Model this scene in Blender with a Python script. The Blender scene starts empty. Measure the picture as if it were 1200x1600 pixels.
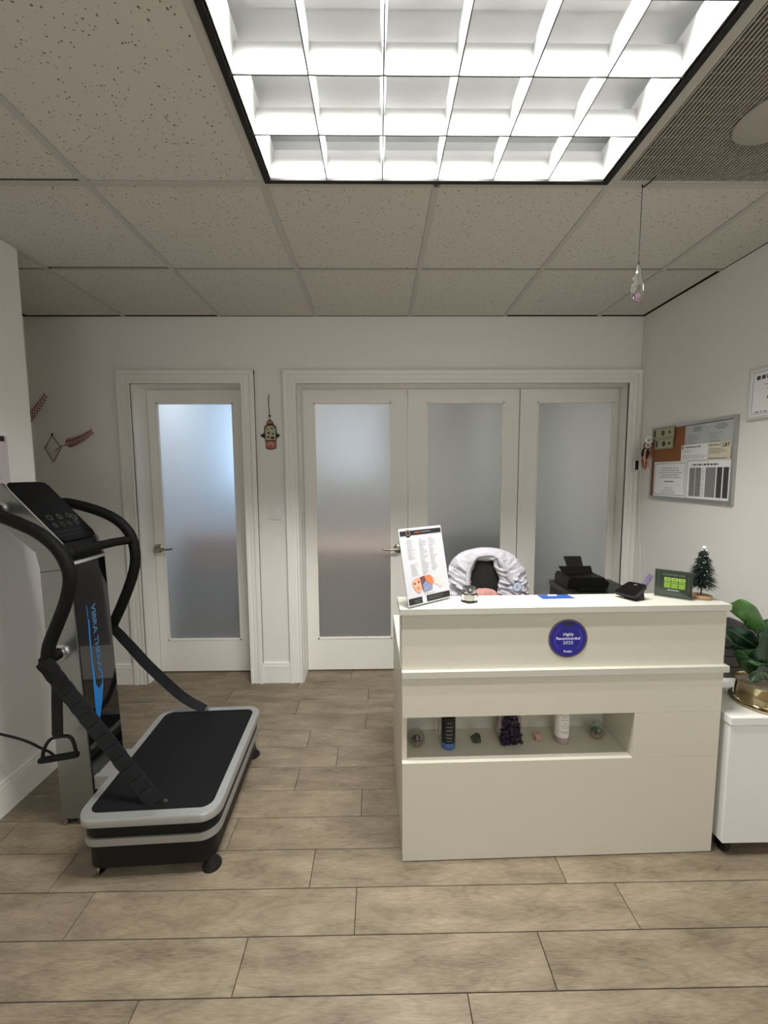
import bpy, bmesh, math, random
from mathutils import Vector as V, Matrix, noise as mnoise

C = bpy.context.scene.collection
SC = bpy.context.scene
PI = math.pi
random.seed(7)

# ------------------------------------------------------------------ camera
CZ = 1.4354
FPX, PIT, YAW, ROLL = 647.1, .0913, .0129, -.0053
_fw = V((math.sin(YAW)*math.cos(PIT), math.cos(YAW)*math.cos(PIT), -math.sin(PIT)))
_ri = V((math.cos(YAW), -math.sin(YAW), 0)); _up = _ri.cross(_fw)
_R = math.cos(ROLL)*_ri + math.sin(ROLL)*_up
_U = -math.sin(ROLL)*_ri + math.cos(ROLL)*_up
cam = bpy.data.cameras.new('camera'); camo = bpy.data.objects.new('camera', cam); C.objects.link(camo)
cam.sensor_fit = 'VERTICAL'; cam.sensor_height = 36.0; cam.lens = FPX/1600*36
cam.clip_start = .05; cam.clip_end = 50
camo.matrix_world = Matrix(((_R.x, _U.x, -_fw.x, 0), (_R.y, _U.y, -_fw.y, 0), (_R.z, _U.z, -_fw.z, CZ), (0, 0, 0, 1)))
SC.camera = camo
def ray(x, y): return _fw + (x-600)/FPX*_R - (y-800)/FPX*_U
def pY(x, y, Y): d = ray(x, y)*(Y/ray(x, y).y); return V((d.x, d.y, d.z+CZ))
def pX(x, y, X): d = ray(x, y)*(X/ray(x, y).x); return V((d.x, d.y, d.z+CZ))
def pZ(x, y, Z): d = ray(x, y)*((Z-CZ)/ray(x, y).z); return V((d.x, d.y, d.z+CZ))

# ------------------------------------------------------------------ world, lamps, exposure
SC.view_settings.view_transform = 'Standard'; SC.view_settings.look = 'None'
SC.view_settings.exposure = 0.0; SC.view_settings.gamma = 1.0
SC.view_settings.use_curve_mapping = False
SC.cycles.use_denoising = True
SC.cycles.max_bounces = 10; SC.cycles.diffuse_bounces = 5; SC.cycles.glossy_bounces = 4
SC.cycles.transmission_bounces = 8; SC.cycles.sample_clamp_indirect = 6
w = bpy.data.worlds.new('world'); SC.world = w; w.use_nodes = True
w.node_tree.nodes['Background'].inputs[0].default_value = (.6, .7, .85, 1)
w.node_tree.nodes['Background'].inputs[1].default_value = .3

def area(name, loc, rot, sx, sy, power, col=(1, 1, 1), spread=PI):
    l = bpy.data.lights.new(name, 'AREA'); l.shape = 'RECTANGLE'; l.size = sx; l.size_y = sy
    l.energy = power; l.color = col; l.spread = spread
    o = bpy.data.objects.new(name, l); C.objects.link(o); o.location = loc; o.rotation_euler = rot
    return o
TUBE = 3.4; BEAM = 20                                                              # radiance of the fluorescent tubes; power of each light strip added under them
area('fill_lamp_rear', (.21, -.90, 2.43), (0, 0, 0), 1.18, .56, 13, (1, .97, .92), math.radians(150))  # unseen ceiling fill lamp added behind the camera
area('fill_lamp_far_rear', (.21, -2.3, 2.43), (0, 0, 0), 1.18, .56, 12, (1, .97, .92), math.radians(150))  # second unseen fill lamp, added farther back
area('fill_daylight_rear', (.6, -2.93, 1.5), (PI/2, 0, 0), 2.0, 1.7, 22, (.86, .93, 1.0))  # unseen cool fill light added at the rear wall
area('hall_window_daylight', (-1.27, 5.40, 1.80), (PI/2, 0, PI), .85, 1.1, 12, (.46, .68, 1.0))
area('hall_ceiling_lamp', (-1.27, 3.60, 2.40), (0, 0, 0), .5, .3, 11, (.80, .88, 1))
area('treatment_room_lamp', (-.05, 3.70, 2.40), (0, 0, 0), 1.1, .5, 22, (1, .98, .94))
area('treatment_room_window', (-.35, 5.40, 1.85), (PI/2, 0, PI), .8, .9, 1.2, (.70, .84, 1.0))

# ------------------------------------------------------------------ materials
def lin(c):
    r = []
    for v in c:
        v /= 255.
        r.append(v/12.92 if v <= .04045 else ((v+.055)/1.055)**2.4)
    return (*r, 1)
_M = {}
def mat(name, rgb, rough=.5, metal=0, var=.04, scale=30, bump=0, bscale=200, spec=.5, coat=0, trans=0, ior=1.45, emit=None, es=0):
    """Principled material; var = slight procedural mottling, bump = fine relief."""
    if name in _M: return _M[name]
    m = bpy.data.materials.new(name); m.use_nodes = True; _M[name] = m
    n = m.node_tree.nodes; L = m.node_tree.links; b = n['Principled BSDF']
    c = lin(rgb)
    b.inputs['Roughness'].default_value = rough; b.inputs['Metallic'].default_value = metal
    b.inputs['Specular IOR Level'].default_value = spec; b.inputs['IOR'].default_value = ior
    b.inputs['Coat Weight'].default_value = coat; b.inputs['Transmission Weight'].default_value = trans
    b.inputs['Base Color'].default_value = c
    if emit is not None:
        b.inputs['Emission Color'].default_value = lin(emit); b.inputs['Emission Strength'].default_value = es
    tc = n.new('ShaderNodeTexCoord')
    if var:
        t = n.new('ShaderNodeTexNoise'); t.inputs['Scale'].default_value = scale; t.inputs['Detail'].default_value = 3
        L.new(tc.outputs['Object'], t.inputs['Vector'])
        r = n.new('ShaderNodeMix'); r.data_type = 'RGBA'
        r.inputs[6].default_value = [min(1, x*(1-var*1.6)) for x in c[:3]]+[1]
        r.inputs[7].default_value = [min(1, x*(1+var*1.6)) for x in c[:3]]+[1]
        L.new(t.outputs['Fac'], r.inputs[0]); L.new(r.outputs[2], b.inputs['Base Color'])
    if bump:
        t2 = n.new('ShaderNodeTexNoise'); t2.inputs['Scale'].default_value = bscale; t2.inputs['Detail'].default_value = 2
        L.new(tc.outputs['Object'], t2.inputs['Vector'])
        bp = n.new('ShaderNodeBump'); bp.inputs['Strength'].default_value = bump; bp.inputs['Distance'].default_value = .002
        L.new(t2.outputs['Fac'], bp.inputs['Height']); L.new(bp.outputs['Normal'], b.inputs['Normal'])
    return m
wall_m = mat('wall_paint', (231, 229, 224), .6, var=.012, scale=3, bump=.08, bscale=300, spec=.3)
trim_m = mat('trim_paint', (238, 236, 229), .4, var=.01)
door_m = mat('door_paint', (236, 233, 225), .42, var=.01)
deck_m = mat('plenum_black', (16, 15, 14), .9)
black_m = mat('black_plastic', (11, 11, 12), .45, var=.1, spec=.35)
gloss_m = mat('gloss_black', (9, 9, 11), .07, var=0, coat=.5)
rubber_m = mat('black_rubber', (8, 8, 8), .7, var=.1, bump=.3, bscale=600)
foam_m = mat('black_foam', (9, 9, 10), .65, spec=.25, var=.1, bump=.2, bscale=700)
silver_m = mat('silver_paint', (168, 168, 165), .38, .6, var=.03, bump=.05, bscale=900)
alu_m = mat('brushed_aluminium', (182, 182, 180), .32, .85, var=.03)
chrome_m = mat('chrome', (160, 162, 162), .14, 1, var=0)
nickel_m = mat('satin_nickel', (170, 163, 150), .25, 1, var=0)
desk_m = mat('cream_melamine', (206, 202, 187), .38, var=.015, scale=120, bump=.04, bscale=400)
deske_m = mat('cream_edge', (198, 195, 184), .35, var=.01)
white_m = mat('white_plastic', (226, 226, 224), .4, var=.01)
paper_m = mat('white_paper', (238, 238, 240), .7, var=.015)
greyp_m = mat('grey_security_paper', (186, 190, 192), .7, var=.05, scale=60)
cream_p = mat('yellow_paper', (214, 208, 186), .7, var=.05, scale=50)
ink_m = mat('black_ink', (28, 27, 27), .6, var=0)
gink_m = mat('grey_ink', (120, 120, 122), .6, var=0)
dgink_m = mat('dark_grey_ink', (66, 66, 68), .6, var=0)
glass_m = mat('clear_glass', (250, 252, 251), .02, trans=1, var=0, ior=1.45)
acryl_m = mat('clear_acrylic', (250, 252, 252), .03, trans=1, var=0, ior=1.2)

def emis(name, rgb, s):
    m = bpy.data.materials.new(name); m.use_nodes = True; n = m.node_tree.nodes
    n.remove(n['Principled BSDF']); e = n.new('ShaderNodeEmission')
    e.inputs[0].default_value = (*rgb, 1); e.inputs[1].default_value = s
    m.node_tree.links.new(e.outputs[0], n['Material Output'].inputs[0]); return m
tube_m = emis('lit_fluorescent_tube', (1, .985, .955), TUBE)

def wood_floor():
    m = bpy.data.materials.new('oak_plank'); m.use_nodes = True
    n = m.node_tree.nodes; L = m.node_tree.links; b = n['Principled BSDF']
    tc = n.new('ShaderNodeTexCoord'); oi = n.new('ShaderNodeObjectInfo')
    add = n.new('ShaderNodeVectorMath'); add.operation = 'ADD'
    mul = n.new('ShaderNodeVectorMath'); mul.operation = 'SCALE'; mul.inputs['Scale'].default_value = 37.
    L.new(oi.outputs['Random'], mul.inputs[0]); L.new(tc.outputs['Object'], add.inputs[0]); L.new(mul.outputs[0], add.inputs[1])
    mp = n.new('ShaderNodeMapping'); mp.inputs['Scale'].default_value = (1.7, 7.5, 1); L.new(add.outputs[0], mp.inputs[0])
    # growth-ring contours of a smooth noise field -> cathedral figure and knots
    nz = n.new('ShaderNodeTexNoise'); nz.inputs['Scale'].default_value = 1.5; nz.inputs['Detail'].default_value = 2.2; nz.inputs['Roughness'].default_value = .45; L.new(mp.outputs[0], nz.inputs['Vector'])
    ms = n.new('ShaderNodeMath'); ms.operation = 'MULTIPLY'; ms.inputs[1].default_value = 58; L.new(nz.outputs['Fac'], ms.inputs[0])
    sn = n.new('ShaderNodeMath'); sn.operation = 'SINE'; L.new(ms.outputs[0], sn.inputs[0])
    mp2 = n.new('ShaderNodeMapping'); mp2.inputs['Scale'].default_value = (34, 330, 1); L.new(add.outputs[0], mp2.inputs[0])
    gr = n.new('ShaderNodeTexNoise'); gr.inputs['Scale'].default_value = 1; gr.inputs['Detail'].default_value = 3; gr.inputs['Roughness'].default_value = .6; L.new(mp2.outputs[0], gr.inputs['Vector'])
    mp3 = n.new('ShaderNodeMapping'); mp3.inputs['Scale'].default_value = (3.2, 10, 1); L.new(add.outputs[0], mp3.inputs[0])
    bl = n.new('ShaderNodeTexNoise'); bl.inputs['Scale'].default_value = 1.6; bl.inputs['Detail'].default_value = 4; L.new(mp3.outputs[0], bl.inputs['Vector'])
    r1 = n.new('ShaderNodeMapRange'); r1.inputs[1].default_value = .2; r1.inputs[2].default_value = 1; r1.inputs[3].default_value = .02; r1.inputs[4].default_value = -.11; L.new(sn.outputs[0], r1.inputs[0])
    r2 = n.new('ShaderNodeMapRange'); r2.inputs[1].default_value = .25; r2.inputs[2].default_value = .75; r2.inputs[3].default_value = -.26; r2.inputs[4].default_value = .26; L.new(gr.outputs['Fac'], r2.inputs[0])
    r3 = n.new('ShaderNodeMapRange'); r3.inputs[1].default_value = .3; r3.inputs[2].default_value = .7; r3.inputs[3].default_value = .22; r3.inputs[4].default_value = .78; L.new(bl.outputs['Fac'], r3.inputs[0])
    r4 = n.new('ShaderNodeMapRange'); r4.inputs[3].default_value = -.05; r4.inputs[4].default_value = .05; L.new(oi.outputs['Random'], r4.inputs[0])
    s = r3.outputs[0]
    for q in (r1, r2, r4):
        a = n.new('ShaderNodeMath'); a.operation = 'ADD'; L.new(s, a.inputs[0]); L.new(q.outputs[0], a.inputs[1]); s = a.outputs[0]
    cr = n.new('ShaderNodeValToRGB'); e = cr.color_ramp.elements
    e[0].position = 0.0; e[0].color = lin((92, 81, 66)); e[1].position = 1.0; e[1].color = lin((144, 132, 112))
    k = e.new(.5); k.color = lin((121, 109, 91))
    L.new(s, cr.inputs[0]); L.new(cr.outputs[0], b.inputs['Base Color'])
    b.inputs['Roughness'].default_value = .48; b.inputs['Specular IOR Level'].default_value = .4
    bp = n.new('ShaderNodeBump'); bp.inputs['Strength'].default_value = .15; bp.inputs['Distance'].default_value = .001
    L.new(gr.outputs['Fac'], bp.inputs['Height']); L.new(bp.outputs[0], b.inputs['Normal'])
    return m
plank_m = wood_floor()

def tile_mat():
    m = bpy.data.materials.new('mineral_fibre_tile'); m.use_nodes = True
    n = m.node_tree.nodes; L = m.node_tree.links; b = n['Principled BSDF']
    b.inputs['Roughness'].default_value = .9; b.inputs['Specular IOR Level'].default_value = .1
    tc = n.new('ShaderNodeTexCoord'); oi = n.new('ShaderNodeObjectInfo')
    add = n.new('ShaderNodeVectorMath'); add.operation = 'ADD'
    mul = n.new('ShaderNodeVectorMath'); mul.operation = 'SCALE'; mul.inputs['Scale'].default_value = 11.
    L.new(oi.outputs['Random'], mul.inputs[0]); L.new(tc.outputs['Object'], add.inputs[0]); L.new(mul.outputs[0], add.inputs[1])
    wv = n.new('ShaderNodeTexNoise'); wv.inputs['Scale'].default_value = 60; L.new(add.outputs[0], wv.inputs['Vector'])
    ws = n.new('ShaderNodeVectorMath'); ws.operation = 'SCALE'; ws.inputs['Scale'].default_value = .012; L.new(wv.outputs['Color'], ws.inputs[0])
    ad2 = n.new('ShaderNodeVectorMath'); ad2.operation = 'ADD'; L.new(add.outputs[0], ad2.inputs[0]); L.new(ws.outputs[0], ad2.inputs[1])
    vo = n.new('ShaderNodeTexVoronoi'); vo.inputs['Scale'].default_value = 110; L.new(ad2.outputs[0], vo.inputs['Vector'])
    sep = n.new('ShaderNodeSeparateColor'); L.new(vo.outputs['Color'], sep.inputs[0])
    # size of each pit follows the cell's own random number; most cells have none
    sz = n.new('ShaderNodeMapRange'); sz.inputs[1].default_value = .42; sz.inputs[2].default_value = 1; sz.inputs[3].default_value = .0; sz.inputs[4].default_value = .33; L.new(sep.outputs[0], sz.inputs[0])
    lt = n.new('ShaderNodeMath'); lt.operation = 'LESS_THAN'; L.new(vo.outputs['Distance'], lt.inputs[0]); L.new(sz.outputs[0], lt.inputs[1])
    mx = n.new('ShaderNodeMix'); mx.data_type = 'RGBA'; mx.inputs[6].default_value = lin((208, 204, 195)); mx.inputs[7].default_value = lin((122, 114, 102))
    L.new(lt.outputs[0], mx.inputs[0]); L.new(mx.outputs[2], b.inputs['Base Color'])
    bn = n.new('ShaderNodeTexNoise'); bn.inputs['Scale'].default_value = 220; L.new(add.outputs[0], bn.inputs['Vector'])
    bp = n.new('ShaderNodeBump'); bp.inputs['Strength'].default_value = .25; bp.inputs['Distance'].default_value = .002
    L.new(bn.outputs['Fac'], bp.inputs['Height']); L.new(bp.outputs[0], b.inputs['Normal'])
    return m
tile_m = tile_mat()
tee_m = mat('tee_white_metal', (190, 187, 178), .5, var=.02)

def thin_clear(name, tint):
    """Thin clear sheet: passes light straight on and mirrors a little at grazing angles."""
    m = bpy.data.materials.new(name); m.use_nodes = True; n = m.node_tree.nodes; L = m.node_tree.links; n.remove(n['Principled BSDF'])
    t = n.new('ShaderNodeBsdfTransparent'); t.inputs[0].default_value = (*tint, 1); g = n.new('ShaderNodeBsdfGlossy'); g.inputs['Roughness'].default_value = .04
    f0 = n.new('ShaderNodeLayerWeight'); f0.inputs[0].default_value = .25; f = n.new('ShaderNodeMath'); f.operation = 'MULTIPLY_ADD'; f.inputs[1].default_value = .35; f.inputs[2].default_value = .03; L.new(f0.outputs['Facing'], f.inputs[0]); x = n.new('ShaderNodeMixShader')
    L.new(f.outputs[0], x.inputs[0]); L.new(t.outputs[0], x.inputs[1]); L.new(g.outputs[0], x.inputs[2]); L.new(x.outputs[0], n['Material Output'].inputs[0]); return m
clear_m = thin_clear('thin_clear_sheet', (.96, .98, .97))

def frosted():
    m = bpy.data.materials.new('frosted_glass'); m.use_nodes = True
    n = m.node_tree.nodes; L = m.node_tree.links; b = n['Principled BSDF']
    b.inputs['Base Color'].default_value = (.93, .95, .96, 1); b.inputs['Transmission Weight'].default_value = 1
    b.inputs['Roughness'].default_value = .38; b.inputs['IOR'].default_value = 1.45
    t = n.new('ShaderNodeTexNoise'); t.inputs['Scale'].default_value = 900
    bp = n.new('ShaderNodeBump'); bp.inputs['Strength'].default_value = .05; L.new(t.outputs['Fac'], bp.inputs['Height']); L.new(bp.outputs[0], b.inputs['Normal'])
    df = n.new('ShaderNodeBsdfDiffuse'); df.inputs[0].default_value = (.82, .84, .85, 1); x = n.new('ShaderNodeMixShader'); x.inputs[0].default_value = .13   # the etched surface scatters some room light back
    L.new(b.outputs[0], x.inputs[1]); L.new(df.outputs[0], x.inputs[2]); L.new(x.outputs[0], n['Material Output'].inputs[0])
    return m
frost_m = frosted()

# ------------------------------------------------------------------ helpers
def wloc(o):
    l = V((0, 0, 0))
    while o: l = l + o.location; o = o.parent
    return l
def obj(name, bm, m, parent=None, loc=None, smooth=40, bevel=0, kind=None, label=None):
    """bm holds WORLD coordinates; the object origin is loc (default: the parent's origin)."""
    if bevel:
        bmesh.ops.bevel(bm, geom=[e for e in bm.edges if len(e.link_faces) == 2 and e.calc_face_angle(0) > .6], offset=bevel, segments=2, affect='EDGES', profile=.6)
    bmesh.ops.recalc_face_normals(bm, faces=bm.faces)
    base = wloc(parent) if parent else V((0, 0, 0))
    org = V(loc) if loc is not None else base
    if loc is None and parent is None:
        c = [v.co for v in bm.verts]
        org = V(((min(p.x for p in c)+max(p.x for p in c))/2, (min(p.y for p in c)+max(p.y for p in c))/2, min(p.z for p in c)))
    bmesh.ops.translate(bm, verts=bm.verts, vec=-org)
    me = bpy.data.meshes.new(name); bm.to_mesh(me); bm.free()
    if m: me.materials.append(m)
    if smooth:
        for p in me.polygons: p.use_smooth = True
        me.set_sharp_from_angle(angle=math.radians(smooth))
    o = bpy.data.objects.new(name, me); C.objects.link(o)
    if parent: o.parent = parent
    o.location = org-base
    if kind is None and name.endswith('_print'): kind = 'stuff'
    if kind: o['kind'] = kind
    if label: o['label'] = label
    return o
def thing(name, label, cat, loc=(0, 0, 0), group=None):
    o = bpy.data.objects.new(name, None); C.objects.link(o); o.location = loc; o.empty_display_size = .05
    tag(o, label, cat, group); return o
def tag(o, label, cat, group=None):
    o['label'] = label; o['category'] = cat
    if group: o['group'] = group
    return o
def struct(name, bm, m, **k): return obj(name, bm, m, kind='structure', **k)
def copy_tree(o, parent=None):
    c = o.copy(); C.objects.link(c)
    if parent: c.parent = parent
    for ch in o.children: copy_tree(ch, c)
    return c

class Fr:
    """A flat frame in space: origin, right, up; d is measured along the outward normal."""
    def __init__(s, o, r, u): s.o = V(o); s.r = V(r).normalized(); s.u = V(u).normalized(); s.n = s.r.cross(s.u)
    def __call__(s, u, v, d=0): return s.o+s.r*u+s.u*v+s.n*d
def new(): return bmesh.new()
def hexa(bm, P):
    vs = [bm.verts.new(p) for p in P]
    for f in ((0, 3, 2, 1), (4, 5, 6, 7), (0, 1, 5, 4), (1, 2, 6, 5), (2, 3, 7, 6), (3, 0, 4, 7)): bm.faces.new([vs[i] for i in f])
def box(bm, x0, x1, y0, y1, z0, z1, M=None):
    P = [V(p) for p in ((x0, y0, z0), (x1, y0, z0), (x1, y1, z0), (x0, y1, z0), (x0, y0, z1), (x1, y0, z1), (x1, y1, z1), (x0, y1, z1))]
    if M: P = [M @ p for p in P]
    hexa(bm, P); return bm
def fbox(bm, F, u0, u1, v0, v1, d0, d1):
    hexa(bm, [F(u0, v0, d0), F(u1, v0, d0), F(u1, v1, d0), F(u0, v1, d0), F(u0, v0, d1), F(u1, v0, d1), F(u1, v1, d1), F(u0, v1, d1)]); return bm
def fquad(bm, F, u0, u1, v0, v1, d):
    bm.faces.new([bm.verts.new(p) for p in (F(u0, v0, d), F(u1, v0, d), F(u1, v1, d), F(u0, v1, d))]); return bm
def prism(bm, A, B):
    """Closed solid between two matching outlines A and B (lists of points)."""
    a = [bm.verts.new(p) for p in A]; b = [bm.verts.new(p) for p in B]; n = len(a)
    bm.faces.new(a[::-1]); bm.faces.new(b)
    for i in range(n): bm.faces.new((a[i], a[(i+1) % n], b[(i+1) % n], b[i]))
    return bm
def rrect(x0, x1, y0, y1, r, k=5):
    out = []
    for cx, cy, a in ((x1-r, y1-r, 0), (x0+r, y1-r, 1), (x0+r, y0+r, 2), (x1-r, y0+r, 3)):
        for i in range(k+1):
            t = (a+i/k)*PI/2; out.append((cx+r*math.cos(t), cy+r*math.sin(t)))
    return out
def spline(pts, n=6, closed=False):
    P = [V(p) for p in pts]; out = []; N = len(P)
    for i in range(N if closed else N-1):
        g = lambda k: P[k % N] if closed else P[max(0, min(N-1, k))]
        p0, p1, p2, p3 = g(i-1), g(i), g(i+1), g(i+2)
        for j in range(n):
            t = j/n
            out.append(.5*((2*p1)+(p2-p0)*t+(2*p0-5*p1+4*p2-p3)*t*t+(3*p1-p0-3*p2+p3)*t**3))
    if not closed: out.append(P[-1])
    return out
def tube(bm, pts, r, seg=10, closed=False, caps=True):
    P = [V(p) for p in pts]; N = len(P); rings = []; ref = None
    for i in range(N):
        if closed: t = (P[(i+1) % N]-P[i-1]).normalized()
        else: t = (P[min(i+1, N-1)]-P[max(i-1, 0)]).normalized()
        if ref is None:
            ref = t.cross(V((0, 0, 1)))
            if ref.length < .1: ref = t.cross(V((1, 0, 0)))
        ref = (ref-t*ref.dot(t)).normalized(); b = t.cross(ref)
        rr = r[i] if isinstance(r, (list, tuple)) else r
        rings.append([bm.verts.new(P[i]+rr*(math.cos(2*PI*k/seg)*ref+math.sin(2*PI*k/seg)*b)) for k in range(seg)])
    for i in range(N if closed else N-1):
        a, c = rings[i], rings[(i+1) % N]
        for k in range(seg): bm.faces.new((a[k], a[(k+1) % seg], c[(k+1) % seg], c[k]))
    if caps and not closed: bm.faces.new(rings[0][::-1]); bm.faces.new(rings[-1])
    return bm
def lathe(bm, prof, c=(0, 0, 0), seg=24, ax=None, sx=1, sy=1):
    """prof: (r, h) pairs; ax: rotation matrix for the axis (default z)."""
    c = V(c); rings = []
    for r, h in prof:
        ring = []
        for k in range(seg):
            p = V((r*sx*math.cos(2*PI*k/seg), r*sy*math.sin(2*PI*k/seg), h))
            if ax: p = ax @ p
            ring.append(bm.verts.new(c+p))
        rings.append(ring)
    for a, b in zip(rings, rings[1:]):
        for k in range(seg): bm.faces.new((a[k], a[(k+1) % seg], b[(k+1) % seg], b[k]))
    if prof[0][0] > 1e-6 or 1: bm.faces.new(rings[0][::-1])
    bm.faces.new(rings[-1]); bmesh.ops.remove_doubles(bm, verts=bm.verts, dist=1e-6)
    return bm
AXY = Matrix.Rotation(PI/2, 3, 'X')          # axis z -> -y
AXX = Matrix.Rotation(PI/2, 3, 'Y')          # axis z -> +x
def ribbon(bm, pts, wdir, w, th, wave=0, nw=0):
    P = [V(p) for p in pts]; rings = []; N = len(P)
    for i in range(N):
        t = (P[min(i+1, N-1)]-P[max(i-1, 0)]).normalized()
        d = V(wdir[i]) if isinstance(wdir, list) else V(wdir)
        d = (d-t*d.dot(t)).normalized(); n = t.cross(d)
        o = n*wave*math.sin(i/max(1, N-1)*nw*2*PI)
        rings.append([bm.verts.new(P[i]+o+d*a*w/2+n*b*th/2) for a, b in ((-1, -1), (1, -1), (1, 1), (-1, 1))])
    for a, b in zip(rings, rings[1:]):
        for k in range(4): bm.faces.new((a[k], a[(k+1) % 4], b[(k+1) % 4], b[k]))
    bm.faces.new(rings[0][::-1]); bm.faces.new(rings[-1]); return bm
def blob(bm, c, r, seed=0, amp=.25, fr=2.0, sub=3, sc=(1, 1, 1), flat=None):
    v0 = len(bm.verts); c = V(c)
    res = bmesh.ops.create_icosphere(bm, subdivisions=sub, radius=1)
    for v in res['verts']:
        d = v.co.normalized(); k = 1+amp*mnoise.noise(d*fr+V((seed, seed*1.7, 0)))*1.6
        p = V((d.x*sc[0], d.y*sc[1], d.z*sc[2]))*r*k
        if flat is not None: p.z = max(p.z, flat)
        v.co = c+p
    return bm
def txt(name, s, F, u, v, size, m, parent, width=None, align='CENTER', d=.0008, bold=0):
    cu = bpy.data.curves.new(name, 'FONT'); cu.body = s; cu.size = size; cu.align_x = align; cu.align_y = 'CENTER'; cu.resolution_u = 2; cu.offset = bold
    t = bpy.data.objects.new(name, cu); me = bpy.data.meshes.new_from_object(t)
    bpy.data.objects.remove(t); bpy.data.curves.remove(cu)
    xs = [p.co.x for p in me.vertices]; k = 1
    if width and xs: k = width/(max(xs)-min(xs))
    bm = new(); bm.from_mesh(me); bpy.data.meshes.remove(me)
    for p in bm.verts: p.co = F(u+p.co.x*k, v+p.co.y, d)
    return obj(name, bm, m, parent, smooth=0)
def lines(F, rects, d=.0007):
    bm = new()
    for r in rects: fquad(bm, F, *r, d)
    return bm
def textrows(u0, u1, v0, v1, n, seed, fill=(.6, 1), th=.35, align=0):
    """Rectangles standing for rows of small print."""
    rn = random.Random(seed); out = []; h = (v1-v0)/n
    for i in range(n):
        v = v1-(i+.5)*h; L = (u1-u0)*rn.uniform(*fill); a = u0 if align == 0 else (u0+u1-L)/2; x = a
        while x < a+L:
            q = min(a+L, x+rn.uniform(.012, .035)*(u1-u0)*3); out.append((x, q, v-h*th/2, v+h*th/2)); x = q+.03*(u1-u0)
    return out

# ================================================================== SETTING
BY, DY, RX, LX = 2.769, 2.925, 1.733, -1.610      # back wall plane, door plane, right and left wall planes
CH = 2.444
T = .6096
GX = [-.3987+T*i for i in range(-3, 4)]           # ceiling grid: -2.2275 ... 1.4301
GY = [2.7687-T*j for j in range(0, 6)]            # 2.769, 2.159, 1.549, .940, .330, -.279

# ---- floor: base slab and oak planks
b = new(); box(b, -2.5, 1.9, -3.0, 5.6, -.06, -.0085)
floor = struct('floor', b, mat('floor_underlay', (60, 52, 42), .9), loc=(0, 0, 0))
PWD, PLN, GAP = .1505, .905, .0022
joint = {-1: -.666, 0: -.414, 1: -.084, 2: -.25, 3: .31, 4: -.082, 5: -.392, 6: -.218, 7: -.388, 8: -.079, 9: -.509, 10: -.074, 11: -.558, 12: -.20}
def plank_mesh(L):
    bm = new(); box(bm, 0, L, 0, PWD-GAP, -.008, 0)
    bmesh.ops.bevel(bm, geom=[e for e in bm.edges if abs(e.verts[0].co.z) < 1e-6 and abs(e.verts[1].co.z) < 1e-6], offset=.0012, segments=1, affect='EDGES')
    me = bpy.data.meshes.new('plank'); bm.to_mesh(me); bm.free(); me.materials.append(plank_m); return me
full = plank_mesh(PLN-GAP)
for k in range(-6, 13):
    y0 = 1.022+PWD*k; j = joint.get(k, (-.3+.37*k) % PLN)
    xl, xr = (LX+.002 if y0 < 1.97 else -2.24), RX-.002
    if y0 > BY: xl, xr = -1.60, 1.66
    x = j-PLN*6
    while x < xr:
        a, c = max(x, xl), min(x+PLN-GAP, xr)
        if c-a > .03:
            me = full if (a == x and c == x+PLN-GAP) else plank_mesh(c-a)
            o = bpy.data.objects.new('plank', me); C.objects.link(o); o.parent = floor; o.location = (a, y0, 0)
        x += PLN
b = new(); box(b, LX, RX, -2.98, 1.022-PWD*6-.002, -.008, 0); box(b, -1.73, RX, 1.022+PWD*13, 5.45, -.008, 0)
obj('plank_field', b, plank_m, floor, kind='stuff')

# ---- walls
def wbox(*a): b = new(); box(b, *a); return b
b = new()
HW = CH+.19
box(b, -2.35, -1.602, BY, DY, 0, CH+.002); box(b, -.882, -.535, BY, DY, 0, CH+.002); box(b, 1.70, RX+.1, BY, DY, 0, CH+.002)
box(b, -1.602, -.882, BY, DY, 2.033, CH+.002); box(b, -.535, 1.70, BY, DY, 2.033, CH+.002)
struct('wall_back', b, wall_m)
struct('wall_right', wbox(RX, RX+.1, -3, BY, 0, CH+.002), wall_m)
struct('wall_left', wbox(-1.75, LX, -3, 1.972, 0, CH+.002), wall_m)
struct('wall_far_left', wbox(-2.35, -2.25, 1.5, BY, 0, CH+.002), wall_m)
struct('wall_recess', wbox(-2.25, -1.75, 1.5, 1.6, 0, CH+.002), wall_m)
struct('wall_front', wbox(-1.75, RX+.1, -3.1, -3, 0, CH+.002), wall_m)
b = new(); box(b, -1.85, -1.75, DY, 5.6, 0, CH); box(b, RX+.0, RX+.1, DY, 5.6, 0, CH); box(b, -.80, -.72, DY+.06, 5.5, 0, CH); box(b, -1.75, RX, 5.5, 5.6, 0, CH)
struct('wall_rooms_behind', b, mat('back_room_paint', (214, 214, 212), .7, var=.02))

b = new(); h0, h1 = CH+.002, CH+.19  # wall tops above the tiles, blackened to put shade in the perimeter gap
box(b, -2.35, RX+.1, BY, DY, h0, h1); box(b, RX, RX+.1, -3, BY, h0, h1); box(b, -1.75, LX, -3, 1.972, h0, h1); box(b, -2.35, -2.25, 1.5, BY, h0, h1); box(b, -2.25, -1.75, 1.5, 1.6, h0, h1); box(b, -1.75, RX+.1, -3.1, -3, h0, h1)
struct('wall_plenum', b, deck_m)

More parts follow.
